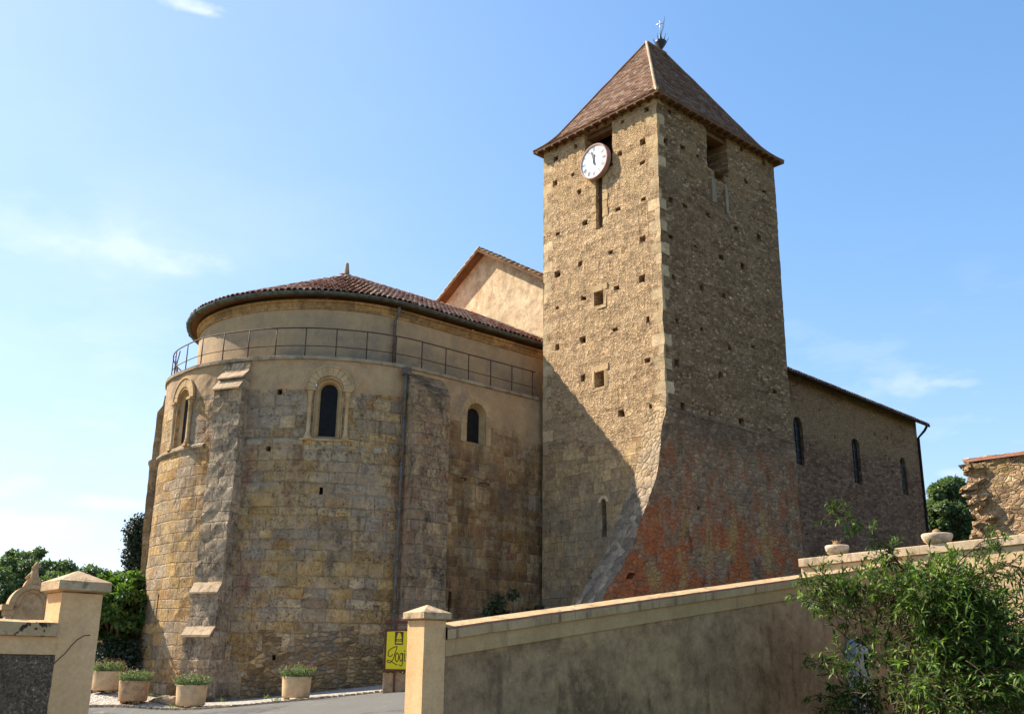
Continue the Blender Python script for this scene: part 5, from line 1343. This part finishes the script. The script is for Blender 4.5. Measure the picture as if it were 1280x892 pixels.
# carved tomb
e = thing('tomb_monument', (6.05, 19.05, gz(6, 19)), 'carved stone tomb with arched relief and small broken cross, behind the left wall', 'monument')
MT['tomb'] = plaster('tomb_stone', (.46, .34, .21), (.56, .43, .28), lays=[((.16, .13, .10), (4, 4, 3), .56, .66, None, None, .5)], bump=.012, gscale=4)
TO = Vector((6.06, 18.95, 0)); fr = (TO, Vector((.98, -.2, 0)).normalized(), Vector((-.2, -.98, 0)).normalized()); X, Y = fr[1], fr[2]
hw = .33
def archo(w, base, spring, n=14, rise=1.): return [(-w, base), (w, base)]+[(w*math.cos(math.pi*k/n), spring+w*rise*math.sin(math.pi*k/n)) for k in range(n+1)]
mb = MB(); mb.prism(archo(hw-.06, gz(6, 19)-.2, .90), -.42, 0., 0, fr)
mb.prism([(-.40, gz(6, 19)-.2), (.40, gz(6, 19)-.2), (.40, -.6), (-.40, -.6)], -.5, .1, 0, fr); mb.build('body', MT['tomb'], e)
mb = MB()
o1 = [(-.36*math.cos(math.pi*k/18), .90+.36*math.sin(math.pi*k/18)) for k in range(19)]; i1 = [(-.27*math.cos(math.pi*k/18), .90+.29*math.sin(math.pi*k/18)) for k in range(19)]; i2 = [(-.20*math.cos(math.pi*k/18), .87+.26*math.sin(math.pi*k/18)) for k in range(19)]
strip(mb, fr, o1, -.46, o1, .08); strip(mb, fr, o1, .08, i1, .08); strip(mb, fr, i1, .08, i1, .02); strip(mb, fr, i1, .035, i2, .035); strip(mb, fr, i2, .035, i2, -.0)
for sx in (-1, 1):
    mb.prism([(sx*.37-.09, .83), (sx*.37+.09, .83), (sx*.37+.09, .92), (sx*.37-.09, .92)], -.46, .1, 0, fr)
    mb.prism([(sx*.33-.065, .74), (sx*.33+.065, .74), (sx*.33+.085, .83), (sx*.33-.085, .83)], -.42, .07, 0, fr)
    mb.prism([(sx*.33-.05, -.6), (sx*.33+.05, -.6), (sx*.33+.05, .74), (sx*.33-.05, .74)], -.38, .05, 0, fr)
mb.build('arch_moulding', MT['tomb'], e)
mb = MB()   # draped figure relief
def rel(x, z, rx, rz, d): 
    n_ = 10
    for k in range(n_):
        a, b = 2*math.pi*k/n_, 2*math.pi*(k+1)/n_; mb.poly([TO+X*(x+rx*math.cos(a))+Vector((0, 0, z+rz*math.sin(a))), TO+X*(x+rx*math.cos(b))+Vector((0, 0, z+rz*math.sin(b))), TO+X*x+Vector((0, 0, z))+Y*d])
rel(-.0, .98, .035, .045, .05); rel(.0, .80, .07, .16, .05); rel(-.09, .62, .08, .12, .04); rel(.09, .60, .07, .14, .04); rel(.06, .86, .08, .03, .04); rel(-.08, .84, .03, .1, .03)
mb.build('relief', MT['tomb'], e)
mb = MB(); b0 = TO-Y*.18
mb.prism([(-.15, 1.24), (.15, 1.24), (.13, 1.30), (.09, 1.36), (-.09, 1.36), (-.13, 1.30)], -.3, -.06, 0, fr)
mb.lathe([(.11, 1.34), (.085, 1.42), (.055, 1.50), (.05, 1.56), (.03, 1.60)], (b0.x, b0.y, 0), 9, wob=.12)
mb.tube([b0+Vector((0, 0, 1.52))-X*.02, b0+Vector((0, 0, 1.66))+X*.03], [.05, .035], 6); mb.tube([b0+Vector((0, 0, 1.56))-X*.05, b0+Vector((0, 0, 1.60))+X*.09], [.03, .03], 6)
mb.tube([b0+Vector((0, 0, 1.36))-X*.11, b0+Vector((0, 0, 1.46))-X*.05], [.05, .03], 6)
mb.build('cross', MT['tomb'], e)

# ------------------------------------------------------------------ planters
MT['pot'] = plaster('planter_stone', (.55, .43, .28), (.64, .52, .36), lays=[((.36, .28, .2), (4, 4, 3), .54, .64, None, None, .5)], bump=.006, gscale=5)
MT['pot_t'] = plaster('planter_stone_worn', (.46, .32, .20), (.56, .41, .26), lays=[((.24, .18, .13), (4, 4, 4), .5, .62, None, None, .6)], bump=.01, gscale=5)
def potted(x, y, r, h, lab, seed, mat='pot', flowers=40, zb=None):
    z = gz(x, y)+.02 if zb is None else zb; e = thing('potted_plant', (x, y, z), lab, 'potted plant', 'stone planters at the foot of the church')
    mb = MB(); mb.lathe([(r*.90, .05), (r*.94, .09), (r*.97, .3), (r, h-.04), (r, h), (r*.88, h), (r*.86, h-.07), (.02, h-.08)], (x, y, z), 26)
    for a in (.5, 2.6, 4.7): mb.box((x+r*.6*math.cos(a), y+r*.6*math.sin(a), z+.03), (.16, .16, .07), a)
    mb.build('planter', MT[mat], e)
    rs = random.Random(seed); mb = MB(); mf = MB()
    for _ in range(520):
        a = rs.uniform(0, 6.28); q = r*.85*math.sqrt(rs.random()); p = Vector((x+q*math.cos(a), y+q*math.sin(a), z+h-.08))
        d = Vector((math.cos(a)*q/r*.7+rs.uniform(-.25, .25), math.sin(a)*q/r*.7+rs.uniform(-.25, .25), 1)).normalized()
        H = rs.uniform(.22, .46)*(1.1-.3*q/r)
        tip = p+d*H
        for k in range(5): leaf(mb, p+d*H*(.2+.8*k/5), (d*.4+rvec(rs)).normalized(), rvec(rs), rs.uniform(.06, .12), .022, rs.random())
        if rs.random() < flowers/520:
            for _ in range(3): c_ = tip+rvec(rs)*.03+d*.04; leaf(mb, c_, rvec(rs), rvec(rs), .05, .04, .5); mb.m[-1] = mb.m[-2] = 1
    mb.build('foliage', [MT['leaf_pot'], MT['flower']], e)
potted(12.73, 32.07, .43, .60, 'round stone planter of greenery, nearest the left pillar', 1, 'pot', 40)
potted(12.73, 30.01, .42, .60, 'round worn stone planter in front of the flared buttress foot', 2, 'pot_t', 30)
potted(13.70, 28.37, .42, .60, 'round stone planter of greenery at the foot of the near apse buttress', 3, 'pot', 30)
potted(15.61, 25.97, .40, .60, 'round stone planter standing alone against the shaded apse wall', 4, 'pot', 60)
# trough under the sign and the sign itself
sx_, sy_ = 17.2, 23.3
fx = Vector((math.sin(YAW+.12), -math.cos(YAW+.12), 0)); fy = Vector((-fx.y, fx.x, 0))*-1   # fy points to the street
fy = Vector((-math.cos(YAW+.12), -math.sin(YAW+.12), 0))
so = Vector((16.80, 23.56, 0)); zg = gz(17, 23.5)
e = thing('potted_plant', (so.x+.4*fx.x, so.y+.4*fx.y, zg), 'square rendered planter box directly under the yellow sign', 'potted plant', 'stone planters at the foot of the church')
mb = MB(); mb.prism([(0, zg), (.85, zg), (.85, zg+.52), (0, zg+.52)], -.4, .1, 0, (so+fx*0, fx, fy)); 
mb.build('planter', MT['pot_t'], e); rs = random.Random(5); mb = MB()
for _ in range(260):
    p = so+fx*rs.uniform(.03, .8)+fy*rs.uniform(-.35, .1)+Vector((0, 0, zg+.48)); leaf(mb, p, (Vector((0, 0, 1))+rvec(rs)*.9).normalized(), rvec(rs), .13, .05, rs.random())
mb.build('foliage', MT['leaf_gloss'], e)
e = thing('sign', (so.x+.4*fx.x, so.y+.4*fx.y, zg), 'yellow hotel sign with brown lamp emblem and script lettering, partly hidden by the gate pillar', 'sign')
SH = 1.06; sw = .86; sz = -.08; po = so+fx*.02+fy*.16
yellow = plain('yellow_sign_paint', (.84, .66, .01), .4, var=.03); brown = plain('brown_sign_paint', (.13, .035, .02), .5, var=.1)
def sp_(x, z, d=0.): return po+fx*x+Vector((0, 0, sz+z))+fy*d
mb = MB(); mb.prism([(.03, 0), (sw, 0), (sw, SH-.1), (.45, SH-.07), (.03, SH-.1)], -.0, .03, 0, (po+Vector((0, 0, sz)), fx, fy)); mb.build('panel', yellow, e)
mb = MB(); F0 = (po+Vector((0, 0, sz)), fx, fy)
mb.prism([(-.02, -.06), (sw+.04, -.06), (sw+.04, 0), (-.02, 0)], -.03, .05, 0, F0); mb.prism([(-.02, SH-.09), (sw+.04, SH-.09), (sw+.04, SH-.03), (-.02, SH-.03)], -.03, .02, 0, F0)
mb.prism([(-.02, 0), (.03, 0), (.03, SH-.09), (-.02, SH-.09)], -.02, .025, 0, F0); mb.prism([(sw, 0), (sw+.04, 0), (sw+.04, SH-.09), (sw, SH-.09)], -.02, .025, 0, F0)
mb.prism([(-.04, SH+.12), (sw+.1, SH+.12), (sw+.1, SH+.19), (-.04, SH+.19)], -.04, .03, 0, F0)
for x in (.25, .7): mb.prism([(x, SH-.05), (x+.04, SH-.05), (x+.04, SH+.12), (x, SH+.12)], -.02, .01, 0, F0); mb.prism([(x, -.7), (x+.05, -.7), (x+.05, 0), (x, 0)], -.05, -.01, 0, F0)
mb.build('frame', brown, e)
mb = MB(); mb.poly([sp_(x, z, .034) for x, z in ((.246, .63), (.47, .63), (.47, .97), (.246, .97))]); em = mb.build('emblem', brown, e)
mb = MB()
DX, DZ = -.032, .07
for sh_ in (((.315, .71), (.465, .71), (.43, .84), (.41, .87), (.37, .87), (.35, .84)), ((.378, .64), (.402, .64), (.402, .708), (.378, .708)), ((.305, .595), (.475, .595), (.475, .635), (.305, .635)), ((.325, .66), (.352, .64), (.352, .70), (.34, .70)), ((.428, .64), (.455, .66), (.44, .70), (.428, .70))):
    mb.poly([sp_(x+DX, z+DZ, .038) for x, z in sh_])
mb.build('lamp_motif', yellow, em)
def ribbon(mb, pts, w):
    # smooth polyline ribbon on the sign face
    P = []
    for k in range(len(pts)-1):
        p0, p1, p2, p3 = pts[max(k-1, 0)], pts[k], pts[k+1], pts[min(k+2, len(pts)-1)]
        for q in range(6):
            t_ = q/6; P.append(tuple(.5*((2*p1[i])+(-p0[i]+p2[i])*t_+(2*p0[i]-5*p1[i]+4*p2[i]-p3[i])*t_*t_+(-p0[i]+3*p1[i]-3*p2[i]+p3[i])*t_**3) for i in (0, 1)))
    P.append(pts[-1])
    for a, b in zip(P, P[1:]):
        dx_, dz_ = b[0]-a[0], b[1]-a[1]; L = math.hypot(dx_, dz_) or 1; nx, nz_ = -dz_/L*w/2, dx_/L*w/2; ex, ezz = dx_/L*w*.3, dz_/L*w*.3
        mb.poly([sp_(a[0]+nx-ex, a[1]+nz_-ezz, .035), sp_(a[0]-nx-ex, a[1]-nz_-ezz, .035), sp_(b[0]-nx+ex, b[1]-nz_+ezz, .035), sp_(b[0]+nx+ex, b[1]+nz_+ezz, .035)])
mb = MB(); w = .020
ribbon(mb, [(.21, .38), (.145, .32), (.085, .36), (.10, .47), (.20, .545), (.29, .58), (.31, .57), (.29, .48), (.258, .39), (.22, .25), (.145, .165), (.07, .185), (.08, .225), (.17, .205), (.245, .15), (.335, .112)], w); mb.mark()
def oval(cx_, cz_, rx, rz): return [(cx_+rx*math.cos(2*math.pi*k/10), cz_+rz*math.sin(2*math.pi*k/10)) for k in range(11)]
ribbon(mb, oval(.322, .305, .043, .11), w); mb.mark(); ribbon(mb, oval(.432, .31, .038, .10), w)
ribbon(mb, [(.475, .42), (.475, .30), (.475, .17), (.46, .10), (.425, .085), (.39, .115)], w); mb.mark()
ribbon(mb, [(.522, .41), (.522, .30), (.522, .22), (.535, .20)], w); ribbon(mb, [(.522, .46), (.522, .48)], w*1.3); mb.mark()
ribbon(mb, [(.63, .39), (.60, .41), (.575, .37), (.605, .31), (.635, .25), (.605, .20), (.57, .215)], w)
mb.build_each('letter', brown, e)

rw = random.Random(14)
for k in range(9):
    s_ = .13+.45*rw.random(); a, b = road_edge(s_); f = rw.choice((.02, .03, .26)); x, y = a+(C0[0]-a)*f, b+(C0[1]-b)*f; mb = MB(); z0 = gz(x, y)+.02
    for q in range(26):
        d = (Vector((0, 0, 1))+rvec(rw)*.8).normalized(); d.z = abs(d.z)
        leaf(mb, Vector((x+rw.uniform(-.1, .1), y+rw.uniform(-.06, .06), z0)), d, rvec(rw), rw.uniform(.08, .2), .022, rw.random())
    o = mb.build('weed', MT['leaf_pot'], None, (x, y, z0)); tag(o, 'small tuft of weeds growing by the kerb below the apse', 'weed', 'weed tufts along the kerb')
# fallen stones by the buttress foot
rs = random.Random(12)
for k, (x, y, s_) in enumerate(((13.55, 29.9, .34), (13.75, 29.35, .42), (14.0, 29.1, .26))):
    mb = MB(); c_ = Vector((x, y, gz(x, y)+s_*.25)); rings = [(.75, -.3), (1.0, -.05), (.85, .22), (.4, .34)]
    mb.lathe([(s_*a, s_*b) for a, b in rings], (x, y, c_.z), 9, wob=.14)
    mb.v = [tuple(disp(v, .07, 3.)) for v in mb.v]
    o = mb.build('rock', MT['butt'], None, (x, y, gz(x, y))); tag(o, 'rough reddish boulder at the foot of the apse behind the planters', 'rock', 'boulders at the apse foot')

# shrub in the shaded corner of the chancel
cl = []; rs = random.Random(31)
for k in range(12): cl.append(((rs.uniform(22.7, 25.0), rs.uniform(25.9, 26.6), rs.uniform(1.0, 2.1)), rs.uniform(.22, .34)))
cl += [((23.9, 26.2, 2.35), .2), ((25.1, 26.2, 1.9), .2), ((25.4, 26.1, 1.3), .3)]
tree('shrub', (24., 26.2, gz(24, 26)), 2, cl, 2600, .13, .07, MT['leaf_gloss'], 'small dark shrub in the shaded corner between the chancel and the tower', 'shrub', 31, .06)

# ------------------------------------------------------------------ big shrub in front of the walls
e = thing('shrub', (17.0, 9.6, -1.6), 'large sunlit shrub with long narrow leaves covering the wall corner at the right', 'shrub')
rs = random.Random(77); mbl = MB(); mbs = MB()
def spray(p0, d, L, n=6, lf=.155):
    """a drooping stem that carries pairs of narrow leaflets"""
    p = Vector(p0); d = Vector(d).normalized(); pts = [p.copy()]
    for k in range(n):
        d = (d+Vector((0, 0, -.10))+rvec(rs)*.10).normalized(); p = p+d*L/n; pts.append(p.copy())
        if k < 1: continue
        tone = rs.gauss(.5, .2)
        for q in range(4):
            v = rvec(rs); l = (d*.7+v*.8+Vector((0, 0, -.1))).normalized()
            leaf(mbl, p+rvec(rs)*.02, l, (Vector((0, 0, 1))+rvec(rs)*.5).normalized(), lf*rs.uniform(.55, 1.5), lf*.27, min(1, max(0, tone+rs.uniform(-.15, .15))))
    mbs.tube(pts, [.008*(1-k/len(pts))+.002 for k in range(len(pts))], 4, cap=False)
root = Vector((17.4, 9.5, -1.62))
tips = []
# (photo pixel x, y, distance, spread)
targets = []
for _ in range(620):
    u = rs.gauss(0, 1); v = rs.gauss(0, 1)
    x = 1188+u*(42 if u > 0 else 32); y = 792+v*46
    if y < 708+abs(x-1165)*.42: y = 708+abs(x-1165)*.42+rs.random()*55
    targets.append((x, y, 20.2+rs.uniform(-1.3, 1.0)))
for _ in range(70): targets.append((1015+rs.random()*120, 745+rs.gauss(0, 10)-.1*rs.random()*80, 20.4+rs.uniform(-.6, .4)))
for _ in range(12): targets.append((1170+rs.random()*90, 705+rs.gauss(0, 14)+(rs.random()*20), 20.0+rs.uniform(-.8, .4)))
for _ in range(36): targets.append((1046+rs.random()*52, 868+rs.gauss(0, 14), 20.5+rs.uniform(-.2, .2)))
for _ in range(90): targets.append((1115+rs.random()*90, 750+rs.gauss(0, 16), 19.6+rs.uniform(-.6, .6)))
for _ in range(70): targets.append((1120+rs.random()*160, 850+rs.gauss(0, 18), 19.0+rs.uniform(-.8, .8)))
for _ in range(40): targets.append((1040+rs.random()*80, 775+rs.gauss(0, 22), 20.9+rs.uniform(-.2, .2)))
for _ in range(36): targets.append((1030+rs.random()*100, 860+rs.gauss(0, 28), 20.4+rs.uniform(-.4, .4)))
for _ in range(130): targets.append((1110+rs.random()*170, 850+rs.gauss(0, 30), 20.2+rs.uniform(-.6, .8)))
for _ in range(90): targets.append((1225+rs.random()*90, 820+rs.gauss(0, 34), 20.0+rs.uniform(-1., .8)))
for x, y, Dd in targets:
    c = at(x, y, Dd)
    if c.z < -1.4 or c.y > 11.75: c.y = min(c.y, 11.7); c.z = max(c.z, -1.4)
    base = root.lerp(c, .75); d = (c-root); d.z *= .5; d = d.normalized()+rvec(rs)*.7
    spray(c-d.normalized()*.25, d, rs.uniform(.5, .9))
# long arching shoot to the upper left
def shoot(path, sub=9):
    pts = [at(*q) for q in path]; dense = []
    for a, b in zip(pts, pts[1:]):
        for k in range(5): dense.append(a.lerp(b, k/5))
    dense.append(pts[-1]); mbs.tube(dense, [.014*(1-k/len(dense))+.003 for k in range(len(dense))], 5)
    for k, p in enumerate(dense):
        d = (dense[min(k+1, len(dense)-1)]-dense[max(k-1, 0)]).normalized()
        if k > len(dense)*.12:
            for _ in range(2): spray(p, d*.6+rvec(rs)*.8, rs.uniform(.14, .34), 4, .11)
shoot([(1150, 760, 20.2), (1130, 712, 20.2), (1105, 678, 20.2), (1080, 656, 20.3), (1060, 646, 20.3), (1042, 640, 20.3)])
shoot([(1160, 760, 20.2), (1110, 742, 20.3), (1060, 735, 20.4), (1014, 737, 20.5)])
shoot([(1180, 740, 20.2), (1200, 700, 20.2), (1225, 678, 20.0), (1246, 672, 19.8)])
shoot([(1190, 740, 20.2), (1235, 712, 20.0), (1262, 705, 19.8), (1276, 720, 19.7)])
shoot([(1150, 740, 20.2), (1120, 700, 20.2), (1112, 690, 20.2), (1098, 700, 20.2)])
for k in range(16):
    t_ = targets[rs.randrange(620)]; c = at(*t_); m_ = root.lerp(c, .5)+rvec(rs)*.2; mbs.tube([root+rvec(rs)*.1, m_, c], [.035, .022, .008], 6)
mbs.build('stems', MT['bark'], e); mbl.build('foliage', MT['leaf_shrub'], e)
print('faces', sum(len(o.data.polygons) for o in SC.objects if o.type == 'MESH'))
